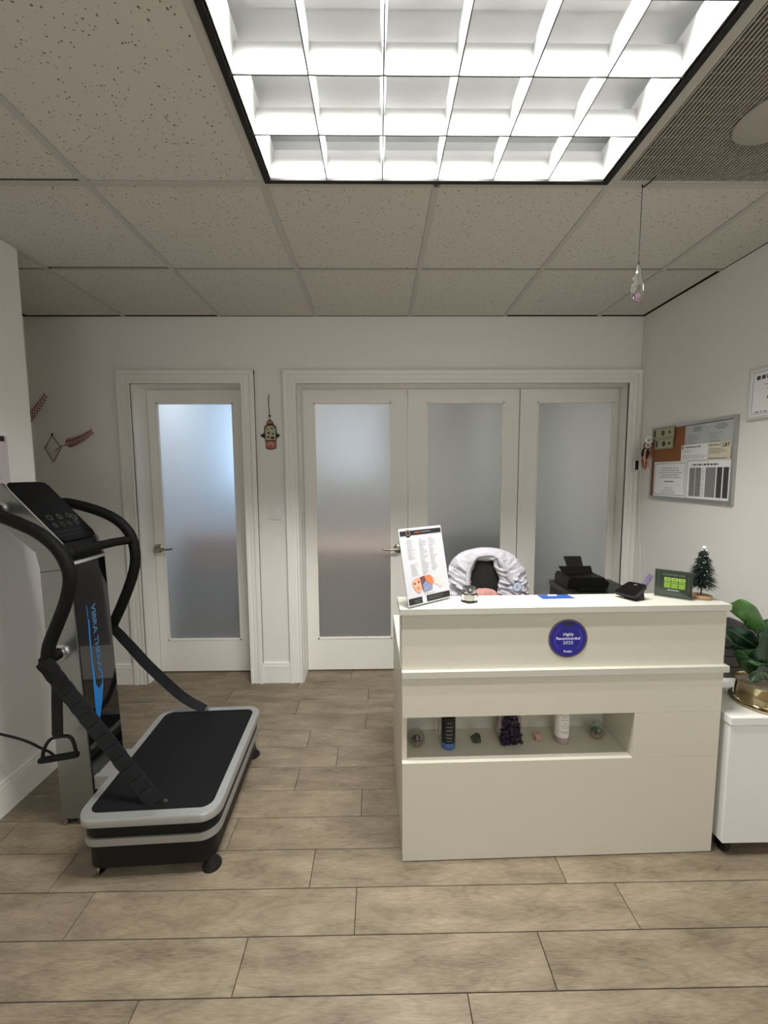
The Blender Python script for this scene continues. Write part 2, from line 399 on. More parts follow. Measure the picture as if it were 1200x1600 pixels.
# ---- door casings (stepped profile)
def casing(name, xl, xr, top, wdt=.083):
    b = new()
    for o0, o1, d in ((0, wdt, .012), (0, .026, .022), (.034, .054, .017), (wdt-.016, wdt, .020)):
        box(b, xl+o0, xl+o1, BY-d, BY, 0, top-o0); box(b, xr-o1, xr-o0, BY-d, BY, 0, top-o0)
        box(b, xl+o0, xr-o0, BY-d+.0004, BY, top-o1, top-o0)
    return struct(name, b, trim_m, bevel=.0025)
casing('trim_1', -1.685, -.803, 2.108)
casing('trim_2', -.614, RX-.002, 2.106)
for nm, a in (('trim_3', (-1.603, -.881)), ('trim_4', (-.536, 1.699))):    # jamb linings and door stops
    b = new(); x0, x1 = a
    box(b, x0, x0+.012, BY-.004, DY+.03, 0, 2.031); box(b, x1-.012, x1, BY-.004, DY+.03, 0, 2.031); box(b, x0, x1, BY-.004, DY+.03, 2.021, 2.033)
    struct(nm, b, trim_m)
# ---- baseboards
def baseb(name, p0, p1, n, h=.142):
    p0, p1, n = V(p0), V(p1), V(n); b = new()
    for z0, z1, d in ((0, .098, .014), (.098, .104, .010), (.104, .124, .014), (.124, .129, .009), (.129, h, .011)):
        a, c = p0, p1; q = n*d
        hexa(b, [a+V((0, 0, z0)), c+V((0, 0, z0)), c+q+V((0, 0, z0)), a+q+V((0, 0, z0)), a+V((0, 0, z1)), c+V((0, 0, z1)), c+q+V((0, 0, z1)), a+q+V((0, 0, z1))])
    return struct(name, b, trim_m)
baseb('baseboard_left', (LX, -3, 0), (LX, 1.985, 0), (1, 0, 0))
baseb('baseboard_left_end', (-1.75, 1.972, 0), (LX+.014, 1.972, 0), (0, 1, 0))
baseb('baseboard_back_left', (-2.25, BY, 0), (-1.685, BY, 0), (0, -1, 0))
baseb('baseboard_back_middle', (-.803, BY, 0), (-.614, BY, 0), (0, -1, 0))
baseb('baseboard_right', (RX, -3, 0), (RX, BY-.02, 0), (-1, 0, 0))

# ---- doors with frosted panes
def door(k, x0, x1, g0, g1):
    z0, z1 = .010, 2.019; a, c = .242, 1.931; y0, y1 = DY, DY+.04
    b = new(); box(b, x0, g0, y0, y1, z0, z1); box(b, g1, x1, y0, y1, z0, z1); box(b, g0, g1, y0, y1, z0, a); box(b, g0, g1, y0, y1, c, z1)
    bmesh.ops.remove_doubles(b, verts=b.verts, dist=1e-5)
    d = struct('door_%d' % k, b, door_m, loc=((x0+x1)/2, DY, 0))
    obj('glass_pane', wbox(g0-.004, g1+.004, y0+.015, y0+.021, a-.004, c+.004), frost_m, d)
    b = new(); e = .009
    box(b, g0, g0+e, y0-.003, y0+.015, a, c); box(b, g1-e, g1, y0-.003, y0+.015, a, c); box(b, g0, g1, y0-.003, y0+.015, a, a+e); box(b, g0, g1, y0-.003, y0+.015, c-e, c)
    obj('glazing_bead', b, door_m, d, bevel=.002)
    return d
D1 = door(1, -1.588, -.896, -1.528, -1.001)
D2 = door(2, -.522, .2025, -.446, .092)
D3 = door(3, .2095, .9835, .339, .879)
D4 = door(4, .9905, 1.685, 1.111, 1.646)
D1.location.y += 0
def handle(d, x, z, sgn):
    b = new(); lathe(b, [(.033, 0), (.033, .004), (.028, .009), (.012, .012), (.011, .042), (0, .042)], (x, DY, z), 24, AXY)
    h = obj('door_handle', b, nickel_m, d)
    pts = spline([(x, DY-.040, z), (x+sgn*.035, DY-.044, z), (x+sgn*.08, DY-.042, z-.002), (x+sgn*.112, DY-.036, z+.003)], 5)
    b = new(); tube(b, pts, [.009-.003*i/len(pts) for i in range(len(pts))], 10); obj('lever', b, nickel_m, h)
handle(D1, -1.562, .918, 1); handle(D2, .138, .905, -1)
# hidden things seen as soft shapes through the panes
tag(obj('back_room_cabinet', wbox(-1.74, -.82, 3.55, 4.1, 0, .62), mat('slate_board', (128, 124, 126), .6, var=.1)), 'dark grey low cabinet blurred behind the left frosted door', 'cabinet')
tag(obj('folded_blanket', wbox(-1.70, -1.1, 3.62, 4.0, .6205, .90), mat('rose_tan_blanket', (176, 136, 118), .9, var=.1), bevel=.03), 'rose tan folded blanket on the cabinet behind the left frosted door', 'blanket')
t = thing('treatment_couch', 'brown treatment couch blurred behind the middle frosted door', 'couch', (-.1, 3.75, 0))
obj('couch_base', wbox(-.62, .42, 3.45, 4.05, .0, .62), mat('umber_board', (142, 126, 116), .7, var=.1), t); obj('couch_pad', wbox(-.66, .46, 3.40, 4.10, .6205, .80), mat('rose_brown_upholstery', (186, 162, 150), .7, var=.1), t, bevel=.03)
tag(obj('back_room_sideboard', wbox(.55, 1.25, 3.45, 3.9, 0, .92), mat('dark_grey_board', (84, 87, 88), .6, var=.1)), 'dark grey sideboard blurred behind the right frosted doors', 'cabinet')
tag(obj('pale_partition', wbox(.95, 1.72, 4.05, 4.10, 0, 2.2), mat('pale_grey_board', (200, 204, 200), .7)), 'pale grey partition board blurred behind the rightmost frosted door', 'partition')

# ---- ceiling: plenum deck, tiles, tees
b = new(); box(b, -2.4, 1.9, -3.1, 5.6, CH+.16, CH+.2); box(b, -1.75, RX, -3.0, GY[5]-.012, CH, CH+.02); box(b, -1.75, RX, BY+.156, 5.5, CH, CH+.02)
ceil = struct('ceiling', b, deck_m, loc=(0, 0, CH))
b = new(); box(b, -1.75, RX, -3.0, GY[5]-.012, CH-.002, CH); box(b, -1.75, RX, BY+.156, 5.5, CH-.002, CH)
obj('plain_ceiling_board', b, tile_m, ceil)
dark = {(-2, 2), (-2, 0), (-2, 1), (-3, 0), (2, 0), (3, 0)}   # tiles that sit short of their support and leave a black gap
xs = {i: GX[i+3] for i in range(-3, 4)}; xs[4] = RX
def tile_mesh(a, c):
    bm = new(); box(bm, 0, a, 0, c, 0, .014); me = bpy.data.meshes.new('ceiling_tile'); bm.to_mesh(me); bm.free(); me.materials.append(tile_m); return me
std = tile_mesh(T-.012, T-.012)
for j in range(5):
    for i in range(-3, 4):
        if i == -3 and j > 1: continue
        if j == 2 and i in (0, 1, 2): continue
        x0, x1 = xs[i]+.006, xs[i+1]-.006; y0, y1 = GY[j+1]+.006, GY[j]-.006
        if i == 3: x1 = RX-(.018 if j == 0 else .004)
        if (i, j) in dark:
            y1 -= .013 if j else .012
            if j == 0: y1 = BY-.018
        elif j == 0: y1 = BY-.006
        if j == 1: y1 -= .005
        s = abs(x1-x0-(T-.012)) < 1e-4 and abs(y1-y0-(T-.012)) < 1e-4
        o = bpy.data.objects.new('ceiling_tile', std if s else tile_mesh(x1-x0, y1-y0)); C.objects.link(o); o.parent = ceil
        o.location = (x0, y0, .004)
def tee(x0, x1, y0, y1):
    b = new(); box(b, x0, x1, y0, y1, CH, CH+.0028)
    xm, ym = (x0+x1)/2, (y0+y1)/2
    if x1-x0 < y1-y0: box(b, xm-.002, xm+.002, y0, y1, CH+.0028, CH+.035)
    else: box(b, x0, x1, ym-.002, ym+.002, CH+.0028, CH+.035)
    obj('ceiling_tee', b, tee_m, ceil)
for i in range(-2, 4):
    if i == 1: tee(xs[i]-.012, xs[i]+.012, GY[2]+.012, BY-.002)
    else: tee(xs[i]-.012, xs[i]+.012, GY[5], BY-.002 if i > -2 else BY-.002)
tee(xs[1]-.012, xs[1]+.012, GY[5], GY[3]-.012)
for j in range(1, 6):
    for i in range(-3, 4):
        if (i == -3 and j > 1): continue
        x0, x1 = xs[i]+.0122, xs[i+1]-.0122
        if i == 3: x1 = RX-.002
        if j == 3 and i in (0, 1): continue
        wd = .012 if j >= 2 else .006
        tee(x0, x1, GY[j]-wd, GY[j]+wd)
tee(xs[0]+.0122, xs[2]-.0122, GY[3]-.012, GY[3]+.012)

# ================================================================== CEILING FITTINGS
t = thing('ceiling_light', 'lit parabolic fluorescent troffer with eighteen white cells and black rim', 'ceiling light', (.2109, 1.2447, CH))
X0, X1, Y0, Y1 = xs[0]+.013, xs[2]-.013, GY[3]+.013, GY[2]-.013
white_refl = mat('semi_specular_reflector', (182, 183, 182), .4, var=0, spec=.3)
b = new(); H = .125; zt = CH+H
box(b, X0, X1, Y0, Y1, zt, zt+.012)
for a in ((X0-.0, X0+.008, Y0, Y1), (X1-.008, X1, Y0, Y1), (X0, X1, Y0, Y0+.008), (X0, X1, Y1-.008, Y1)): box(b, a[0], a[1], a[2], a[3], CH+.002, zt)
obj('housing', b, white_refl, t)
b = new(); z0, z1 = CH-.006, CH+.0015
RW = .018; box(b, X0, X0+RW, Y0, Y1, z0, z1); box(b, X1-RW, X1, Y0, Y1, z0, z1); box(b, X0+RW, X1-RW, Y0, Y0+RW, z0, z1); box(b, X0+RW, X1-RW, Y1-RW, Y1, z0, z1)
obj('black_rim', b, mat('black_gasket', (14, 14, 14), .5, var=0), t)
LXa, LXb, LYa, LYb = -.362, .782, .962, 1.520
YB = [LYa, 1.147, 1.3335, LYb]; XB = [-.362, -.171, .020, .2105, .401, .5915, .782]
def blade(a, c, along, top=.030, h=.078, ends=0):
    """Parabolic wedge: a thin bottom edge and concave cheeks flaring to the top."""
    b = new(); prof = []
    for s in range(6):
        q = s/5; prof.append((.0009+(top/2-.0009)*q**2.2, CH-.001+h*q))
    A = [(-r, z) for r, z in prof]+[(r, z) for r, z in reversed(prof)]
    if along == 'x': prism(b, [V((a[0], a[1]+u, z)) for u, z in A], [V((c[0], c[1]+u, z)) for u, z in A])
    else: prism(b, [V((a[0]+u, a[1], z)) for u, z in A], [V((c[0]+u, c[1], z)) for u, z in A])
    return b
for y in YB[1:3]: obj('louver_blade', blade((LXa-.006, y), (LXb+.006, y), 'x', .030, .063), white_refl, t, smooth=50)
edge_m = mat('louver_edge_shadow', (70, 72, 72), .6, var=0)  # dark strips stand in for the shade along the blades' bottom edges
for y in YB[1:3]: obj('blade_shade_strip', wbox(LXa-.006, LXb+.006, y-.0018, y+.0018, CH-.003, CH-.0008), edge_m, t)
for x in XB[1:-1]: obj('blade_shade_strip', wbox(x-.0016, x+.0016, LYa-.006, LYb+.006, CH-.0028, CH-.0008), edge_m, t)
for x in XB[1:-1]: obj('louver_blade', blade((x, LYa-.006), (x, LYb+.006), 'y', .016, .060), white_refl, t, smooth=50)
for a, c, al in (((LXa, Y0+.013), (LXa, Y1-.013), 'y'), ((LXb, Y0+.013), (LXb, Y1-.013), 'y'), ((X0+.013, LYa), (X1-.013, LYa), 'x'), ((X0+.013, LYb), (X1-.013, LYb), 'x')):
    obj('edge_reflector', blade(a, c, al, .04), white_refl, t, smooth=50)
for r in range(3):
    y = (YB[r]+YB[r+1])/2
    b = new(); tube(b, [(X0+.03, y, CH+.098), (X1-.03, y, CH+.098)], .0125, 12); obj('fluorescent_tube', b, tube_m, t)
    area('troffer_beam', ((X0+X1)/2, y, CH+.084), (0, 0, 0), X1-X0-.08, .024, BEAM, (1, .985, .955), math.radians(140))  # light strip added under each tube to throw more light into the room
    for x in (X0+.008, X1-.03):
        obj('lamp_holder', wbox(x, x+.022, y-.015, y+.015, CH+.08, zt), white_m, t)
for r, yy in ((0, 1.085), (2, 1.45)):
    b = new(); box(b, X0+.08, X1-.08, yy-.03, yy+.03, zt-.006, zt); obj('ballast_cover', b, white_refl, t, bevel=.002)
for x in (-.30, .72):
    b = new(); lathe(b, [(.014, 0), (.014, -.003), (.011, -.003), (0, -.003)], (x, 1.09, zt-.006), 20); obj('knockout', b, white_refl, t)

t = thing('air_grille', 'dark return air grille with fine close slats in the ceiling grid', 'air vent', (1.125, 1.2447, CH))
gx0, gx1, gy0, gy1 = xs[2]+.013, xs[3]-.013, GY[3]+.013, GY[2]-.013
b = new(); s = .010
box(b, gx0, gx0+s, gy0, gy1, CH+.001, CH+.016); box(b, gx1-s, gx1, gy0, gy1, CH+.001, CH+.016); box(b, gx0+s, gx1-s, gy0, gy0+s, CH+.001, CH+.016); box(b, gx0+s, gx1-s, gy1-s, gy1, CH+.001, CH+.016)
obj('frame', b, tee_m, t)
b = new(); n = 50
for i in range(n):
    x = gx0+s+(gx1-gx0-2*s)*(i+.5)/n; box(b, x-.0021, x+.0021, gy0+s, gy1-s, CH+.001, CH+.006)
n = 14
for i in range(n):
    y = gy0+s+(gy1-gy0-2*s)*(i+.5)/n; box(b, gx0+s, gx1-s, y-.0007, y+.0007, CH+.0062, CH+.009)
obj('slats', b, mat('grille_taupe', (178, 172, 160), .5, var=.02), t, smooth=0, kind='stuff')
obj('duct_back', wbox(gx0, gx1, gy0, gy1, CH+.05, CH+.06), deck_m, t)
t = thing('smoke_detector', 'round pale smoke detector fixed under the dark air grille', 'smoke detector', (1.140, 1.262, CH-.023))
b = new(); lathe(b, [(.096, CH+.001), (.098, CH-.005), (.090, CH-.012), (.06, CH-.016), (0, CH-.017)], (1.140, 1.262, 0), 40); obj('cover', b, mat('grey_white_plastic', (168, 164, 154), .6), t)  # one even grey-white tone, same as the cap
b = new(); lathe(b, [(.018, CH-.015), (.018, CH-.021), (.012, CH-.023), (0, CH-.023)], (1.140, 1.262, 0), 20); obj('sensor_cap', b, mat('grey_white_plastic', (168, 164, 154), .6), t)

PY_ = 1.535
t = thing('crystal_pendant', 'clear faceted teardrop crystal hanging on a thread from the ceiling grille', 'pendant', (.930, PY_, 2.04))
b = new(); lathe(b, [(0, 2.044), (.010, 2.048), (.019, 2.060), (.0225, 2.080), (.020, 2.105), (.014, 2.135), (.0085, 2.160), (.0045, 2.172), (0, 2.176)], (.930, PY_, 0), 9, sy=.7)
obj('crystal', b, mat('crystal_glass', (252, 252, 252), 0, trans=1, var=0, ior=1.52), t, smooth=0)
b = new(); lathe(b, [(0, 2.050), (.009, 2.054), (.012, 2.062), (.006, 2.072), (0, 2.078)], (.930, PY_, 0), 6, sy=.6); obj('core_glint', b, mat('pink_glint_glass', (246, 214, 238), .05, trans=.85, var=0), t, smooth=0)  # pink core shape added to imitate a coloured glint in the crystal
b = new(); lathe(b, [(.0035, 2.172), (.0045, 2.177), (.003, 2.183), (0, 2.183)], (.930, PY_, 0), 8); obj('bead', b, chrome_m, t)
b = new(); tube(b, [(.930, PY_, 2.182), (.9302, PY_, 2.3), (.930, PY_, CH-.004)], .0011, 6); obj('thread', b, ink_m, t)
b = new(); tube(b, spline([(.930, PY_, CH-.006), (.935, PY_+.0, CH-.012), (.955, PY_-.025, CH-.001), (.957, PY_-.03, CH+.010)], 4), .0024, 6); obj('hook', b, black_m, t)

# ================================================================== RECEPTION DESK
DA = math.atan(.017); DM = Matrix.Translation((.08, 1.412, 0)) @ Matrix.Rotation(DA, 4, 'Z')
def dpt(u, v, z): return DM @ V((u, v, z))
t = thing('reception_desk', 'cream white reception desk with raised counter and open display niche', 'desk', dpt(.586, .3, 0)); DESK = t
def dpart(name, *a, m=None, bv=.0012):
    b = new(); box(b, *a, M=DM); return obj(name, b, m or desk_m, t, bevel=bv)
UW = 1.172
dpart('front_panel', 0, UW, 0, .018, .004, .388)
dpart('front_panel', 0, UW, 0, .018, .5632, .712)
dpart('front_panel', .850, UW, 0, .018, .3885, .5627)
dpart('niche_shelf', .018, .868, .0185, .215, .370, .388)
dpart('niche_top', .018, .868, .018, .215, .5632, .581)
dpart('niche_cheek', .850, .868, .018, .215, .388, .5632)
dpart('niche_back', .018, .868, .200, .215, .388, .5632)
dpart('side_panel', 0, .018, .018, .60, .004, .712)
dpart('side_panel', UW-.018, UW, .018, .60, .004, .712)
dpart('worktop', -.001, 1.189, -.006, .60, .712, .735, m=deske_m)
dpart('riser_panel', 0, 1.180, .012, .030, .735, .942)
dpart('riser_panel', 0, .018, .030, .135, .735, .942)
dpart('riser_panel', 1.162, 1.180, .030, .135, .735, .942)
dpart('counter_top', -.008, 1.185, -.001, .150, .942, .963, m=deske_m)
dpart('modesty_panel', .018, UW-.018, .45, .466, .30, .712)

FD = Fr(dpt(0, .012, 0), DM.to_3x3() @ V((1, 0, 0)), (0, 0, 1))      # riser front
# award sticker
t = thing('award_sticker', 'round dark blue award sticker on the front of the raised counter', 'sticker', FD(.598, .770, 0))
bc = FD(.598, .843); FS = Fr(bc, FD.r, FD.u)
def fdisc(F, r0, r1, d0, d1, seg=48, u=0, v=0):
    b = new(); ring = lambda r, d: [b.verts.new(F(u+r*math.cos(2*PI*k/seg), v+r*math.sin(2*PI*k/seg), d)) for k in range(seg)]
    if r0 == 0:
        A = ring(r1, d0); B = ring(r1, d1); b.faces.new(B); b.faces.new(A[::-1])
        for k in range(seg): b.faces.new((A[k], A[(k+1) % seg], B[(k+1) % seg], B[k]))
    else:
        R = [ring(r0, d0), ring(r1, d0), ring(r1, d1), ring(r0, d1)]
        for q in range(4):
            a, c = R[q], R[(q+1) % 4]
            for k in range(seg): b.faces.new((a[k], a[(k+1) % seg], c[(k+1) % seg], c[k]))
    return b
obj('rim', fdisc(FS, 0, .071, .0002, .0022), mat('bronze_foil', (116, 104, 108), .35, .6, var=.05), t)
obj('face', fdisc(FS, 0, .065, .0022, .003), mat('sticker_blue', (40, 36, 140), .35, var=.04), t)
lilac_ink = mat('lilac_ink', (112, 104, 205), .5, var=0); whit_ink = mat('white_ink', (226, 224, 240), .5, var=0)
for a0, a1 in ((-.85, .85), (PI-.85, PI+.85)):
    b = new(); N = 24
    for k in range(N):
        p = [(.0490, a0+(a1-a0)*k/N), (.0502, a0+(a1-a0)*k/N), (.0502, a0+(a1-a0)*(k+1)/N), (.0490, a0+(a1-a0)*(k+1)/N)]
        b.faces.new([b.verts.new(FS(r*math.cos(q), r*math.sin(q), .0034)) for r, q in p])
    obj('arc_line', b, lilac_ink, t, smooth=0)
b = new(); pts = [(.062*math.cos(q), .062*math.sin(q)) for q in [1.12+.9*k/12 for k in range(13)]]
b.faces.new([b.verts.new(FS(x, y, .0034)) for x, y in pts]+[b.verts.new(FS(-.012, .047, .0034)), b.verts.new(FS(.012, .047, .0034))]); obj('dark_cap_mark', b, mat('dark_slate', (38, 40, 66), .5, var=0), t, smooth=0)
txt('lettering', 'Highly', FS, 0, .0160, .0155, whit_ink, t, .038, d=.0036, bold=.0003)
txt('lettering', 'Recommended', FS, 0, .0010, .0145, whit_ink, t, .086, d=.0036, bold=.0003)
txt('lettering', '2025', FS, 0, -.0150, .0170, whit_ink, t, .037, d=.0036)
txt('lettering', 'Fresha', FS, 0, -.0470, .0115, whit_ink, t, .030, d=.0036, bold=.0003)

# menu sign in a leaning acrylic holder
CT = .963
A, B_ = V((.1042, 1.4120, CT)), V((.2728, 1.5297, CT)); wd = (B_-A).length; rr = (B_-A).normalized(); nb = V((-rr.y, rr.x, 0)); lean = .2216
t = thing('menu_sign', 'leaning white price list in a clear acrylic holder at the counter end', 'sign', (A+B_)/2)
FM = Fr(A+V((0, 0, .004)), rr, V((0, 0, math.cos(lean)))+nb*math.sin(lean))
b = new(); fbox(b, FM, -.002, wd+.002, 0, .281, -.0055, -.0035)
hexa(b, [FM(-.002, 0, -.0055), FM(wd+.002, 0, -.0055), FM(wd+.002, 0, 0)+nb*.075-V((0, 0, .0005)), FM(-.002, 0, 0)+nb*.075-V((0, 0, .0005))]+[p+V((0, 0, .003)) for p in (FM(-.002, 0, -.0055), FM(wd+.002, 0, -.0055), FM(wd+.002, 0, 0)+nb*.075-V((0, 0, .0005)), FM(-.002, 0, 0)+nb*.075-V((0, 0, .0005)))])
bmesh.ops.translate(b, verts=b.verts, vec=(0, 0, -.0022))
obj('acrylic_holder', b, clear_m, t, smooth=0)
b = new(); fbox(b, FM, 0, wd, .003, .279, -.003, -.001); sh = obj('sheet', b, mat('matte_menu_paper', (188, 188, 193), .8, var=.01, spec=.2), t, smooth=0)
FM.o = FM.o+FM.n*.0024-FM.n*.0030
k = wd/.2057
obj('header_band', lines(FM, [(.004, wd-.004, .253, .270)]), ink_m, sh, smooth=0)
obj('footer_band', lines(FM, [(.004, .066, .008, .030), (.086, wd-.004, .008, .030)]), ink_m, sh, smooth=0)
obj('code_square', lines(FM, [(.067, .085, .0085, .0295)], .0008), paper_m, sh, smooth=0)
obj('footer_print', lines(FM, [(.03, .06, .020, .0212), (.03, .055, .014, .0152), (.095, .17, .0215, .0225), (.095, .16, .0155, .0165)], .001), gink_m, sh, smooth=0)
gold_ink = mat('gold_ink', (150, 128, 88), .5, var=0)
obj('crest', fdisc(FM, .0075, .0095, .0009, .0011, 28, .041, .2615), gold_ink, sh, smooth=0)
obj('crest_ground', fdisc(FM, 0, .0135, .0004, .0008, 28, .041, .2600), ink_m, sh, smooth=0)
obj('header_print', lines(FM, [(.072, .100, .2595, .2635)], .001), mat('copper_ink', (150, 82, 58), .5, var=0), sh, smooth=0)
obj('header_print', lines(FM, [(.104, .150, .2605, .2630)], .001), gink_m, sh, smooth=0)
rc = []
rc += textrows(.028, .068, .165, .240, 12, 1, (.45, 1), .22)+textrows(.033, .066, .105, .150, 7, 2, (.5, 1), .22)
rc += textrows(.085, .125, .105, .238, 19, 3, (.4, 1), .22)+textrows(.132, .170, .115, .240, 19, 4, (.35, 1), .22)
obj('price_list_print', lines(FM, rc), mat('warm_grey_ink', (92, 86, 86), .7, var=0), sh, smooth=0)
skin_i = mat('skin_tone_print', (224, 152, 124), .6, var=.25, scale=90); hair_i = mat('dark_print', (92, 66, 62), .6, var=.5, scale=120)
skin2 = mat('orange_print', (205, 112, 72), .6, var=.2, scale=70); blue_i = mat('blue_grey_print', (120, 128, 160), .6, var=.5, scale=150); pink_i = mat('pale_pink_print', (236, 186, 176), .6, var=.15, scale=120)
def poly(F, pts, d=.0009): b = new(); b.faces.new([b.verts.new(F(u, v, d)) for u, v in pts]); return b
obj('picture_patch', poly(FM, [(.028, .088), (.05, .098), (.07, .098), (.072, .06), (.062, .044), (.048, .046), (.034, .064)]), skin_i, sh, smooth=0)
obj('picture_patch', poly(FM, [(.066, .098), (.09, .102), (.094, .085), (.082, .075), (.076, .046), (.070, .07)], .0010), hair_i, sh, smooth=0)
obj('picture_patch', poly(FM, [(.088, .101), (.115, .102), (.128, .09), (.130, .070), (.122, .066), (.108, .070), (.095, .085)], .0011), skin2, sh, smooth=0)
obj('picture_patch', poly(FM, [(.078, .072), (.092, .082), (.108, .068), (.122, .062), (.120, .050), (.078, .044)], .0012), blue_i, sh, smooth=0)
obj('picture_patch', poly(FM, [(.134, .088), (.146, .090), (.166, .074), (.170, .060), (.158, .050), (.146, .062), (.136, .066)]), pink_i, sh, smooth=0)
for (u, v, m_) in ((.040, .079, hair_i), (.059, .083, hair_i), (.053, .062, mat('lip_print', (176, 74, 74), .6, var=0))):
    obj('picture_detail', fdisc(FM, 0, .0042, .0012, .0013, 12, u, v), m_, sh, smooth=0)
obj('caption_print', lines(FM, textrows(.075, .135, .032, .040, 2, 5, (.7, 1), .25, 1)), gink_m, sh, smooth=0)

# cream jar
jc = V((.334, 1.497, CT))
t = thing('cream_jar', 'small clear glass cream jar with a mirrored silver lid', 'jar', jc)
b = new(); lathe(b, [(.029, 0), (.031, .002), (.031, .026), (.029, .031), (.024, .033), (.022, .0325), (.022, .008), (0, .007)], jc, 40); obj('glass_body', b, glass_m, t)
b = new(); lathe(b, [(.0215, .0085), (.0215, .030), (.021, .031), (0, .031)], jc, 32); obj('cream', b, mat('white_cream', (232, 228, 214), .5, var=.02), t)
b = new(); lathe(b, [(.0235, .0335), (.024, .035), (.024, .053), (.0225, .0555), (0, .056)], jc, 40); obj('lid', b, chrome_m, t)

# brochures
FB = Fr(dpt(0, 0, CT), DM.to_3x3() @ V((1, 0, 0)), DM.to_3x3() @ V((0, 1, 0)))
def sheet_on(name, label, cat, pix, m, h0, extra=None):
    P = [pZ(x, y, CT+h0) for x, y in pix]; b = new(); up = V((0, 0, .0009))
    prism(b, P, [p+up for p in P]); o = obj(name, b, m, smooth=0); tag(o, label, cat); return o, P
# the blue leaflet lies on the white card
wc, P = sheet_on('card', 'white printed card under the blue leaflet on the counter', 'card', [(848, 941.5), (904, 940), (894, 933), (842, 934.5)], paper_m, .0003)
F1 = Fr(P[0], P[1]-P[0], V((0, 0, 1)).cross(P[1]-P[0])); wu = (P[1]-P[0]).length
obj('card_print', lines(F1, [(wu*.35, wu*.62, .010, .016), (wu*.3, wu*.55, .020, .023), (wu*.78, wu*.9, .008, .018)], .0012), gink_m, wc, smooth=0)
bc2, P = sheet_on('leaflet', 'royal blue leaflet with a white logo lying on the counter', 'leaflet', [(848, 936.2), (899, 935), (886, 929.2), (840, 930.0)], mat('leaflet_blue', (38, 72, 142), .45, var=.05), .0016)
F1 = Fr(P[0], P[1]-P[0], V((0, 0, 1)).cross(P[1]-P[0])); wu = (P[1]-P[0]).length
obj('logo_mark', poly(F1, [(wu*.30, .034), (wu*.58, .034), (wu*.60, .052), (wu*.32, .052)], .0012), mat('pale_blue_ink', (196, 212, 238), .5, var=0), bc2, smooth=0)

# card terminal
tc_ = V((.968, 1.515, CT)); t = thing('card_terminal', 'black card terminal tilted on a stubby stand on the counter', 'card reader', tc_)
q0, q1, q2, q3 = pZ(957, 924, .983), pZ(992, 933, .983), pZ(1012, 914, 1.020), pZ(983, 908, 1.020)
def tp(u, v, d):                                                       # u across the low front edge, v up the sloping face
    a, c = q0.lerp(q1, u), q3.lerp(q2, u); p = a.lerp(c, v); nn = (q1-q0).cross(q3-q0).normalized(); return p+nn*d
o1 = rrect(0, 1, 0, 1, .13); o2 = rrect(.05, .95, .05, .95, .10)
b = new(); prism(b, [tp(u*.96+.02, v*.96+.02, -.013) for u, v in o1], [tp(u, v, 0) for u, v in o1]); obj('body', b, black_m, t, bevel=.0015)
b = new(); prism(b, [tp(u, v, .0001) for u, v in o2], [tp(u, v, .0014) for u, v in o2]); obj('screen', b, gloss_m, t)
o3 = rrect(.24, .90, .22, .86, .10); low = [tp(u, v, -.012) for u, v in o3]
b = new(); prism(b, [V((p.x+.002, p.y-.004, CT+.0004)) for p in low], low); obj('stand', b, black_m, t)
obj('logo_line', (lambda b: prism(b, [tp(u, v, .0015) for u, v in ((.42, .80), (.60, .80), (.60, .83), (.42, .83))], [tp(u, v, .0018) for u, v in ((.42, .80), (.60, .80), (.60, .83), (.42, .83))]))(new()), gink_m, t, smooth=0)

# lilac folded paper behind the terminal
t = thing('paper_fan', 'lilac folded paper fan standing behind the black card terminal', 'fan', (1.03, 1.55, CT))
lil_m = mat('lilac_paper', (150, 134, 176), .6, var=.08, scale=60)
base_ = pZ(1001, 924, CT+.001)
for q in range(5):
    tip_ = pY(1017-2.6*q, 898+4.2*q, base_.y+.006); d = tip_-base_; n2 = V((-.4, -.9, 0)).normalized(); sd = V((.86, .05, -.5)).normalized()
    b = new(); a = base_+V((.0015*q, .0022*q, 0)); wv = sd*.013; lo = V((0, 0, .004))
    prism(b, [a-wv*.35+lo, a+wv*.35+lo, a+d+wv, a+d-wv], [p+n2*.0012 for p in (a-wv*.35+lo, a+wv*.35+lo, a+d+wv, a+d-wv)]); obj('fold', b, lil_m, t, smooth=0)

# green display block
A, B_ = V((1.0555, 1.5435, CT)), V((1.1465, 1.469, CT)); wd = (B_-A).length; rr = (B_-A).normalized()
t = thing('acrylic_sign', 'small dark green acrylic sign block with bright green squares', 'sign', (A+B_)/2)
FG = Fr(A+V((0, 0, .0004)), rr, (0, 0, 1)); hg = .1035
b = new(); fbox(b, FG, 0, wd, 0, hg, -.022, -.0165); obj('backing', b, mat('dark_green_board', (40, 52, 40), .4, var=.1), t, bevel=.001)
b = new(); fbox(b, FG, .003, wd-.003, .003, hg-.006, -.0163, -.0145); pr_ = obj('print_sheet', b, mat('green_black_print', (34, 44, 34), .4, var=.15, scale=40), t, smooth=0)
b = new(); fbox(b, FG, -.001, wd+.001, 0, hg, -.0140, -.001); obj('acrylic_front', b, clear_m, t, bevel=.001)
G2 = Fr(FG(0, 0, -.0145), FG.r, FG.u)
lime = mat('lime_print', (140, 176, 52), .5, var=.12, scale=80); lime2 = mat('pale_lime_print', (176, 206, 92), .5, var=.1)
for r_ in range(2):
    for c_ in range(3):
        u = .030+c_*.0225; v0, v1 = ((.064, .076), (.036, .062))[r_]
        obj('colour_square', lines(G2, [(u, u+.0205, v0, v1)], .0003), (lime2, lime)[r_], pr_, smooth=0)
obj('square_print', lines(G2, [(.034+c*.0225, .047+c*.0225, .069, .0715) for c in range(3)]+[(.033+c*.0225, .048+c*.0225, .055, .0565) for c in range(3)], .0005), mat('dark_green_ink', (48, 66, 28), .5, var=0), pr_, smooth=0)
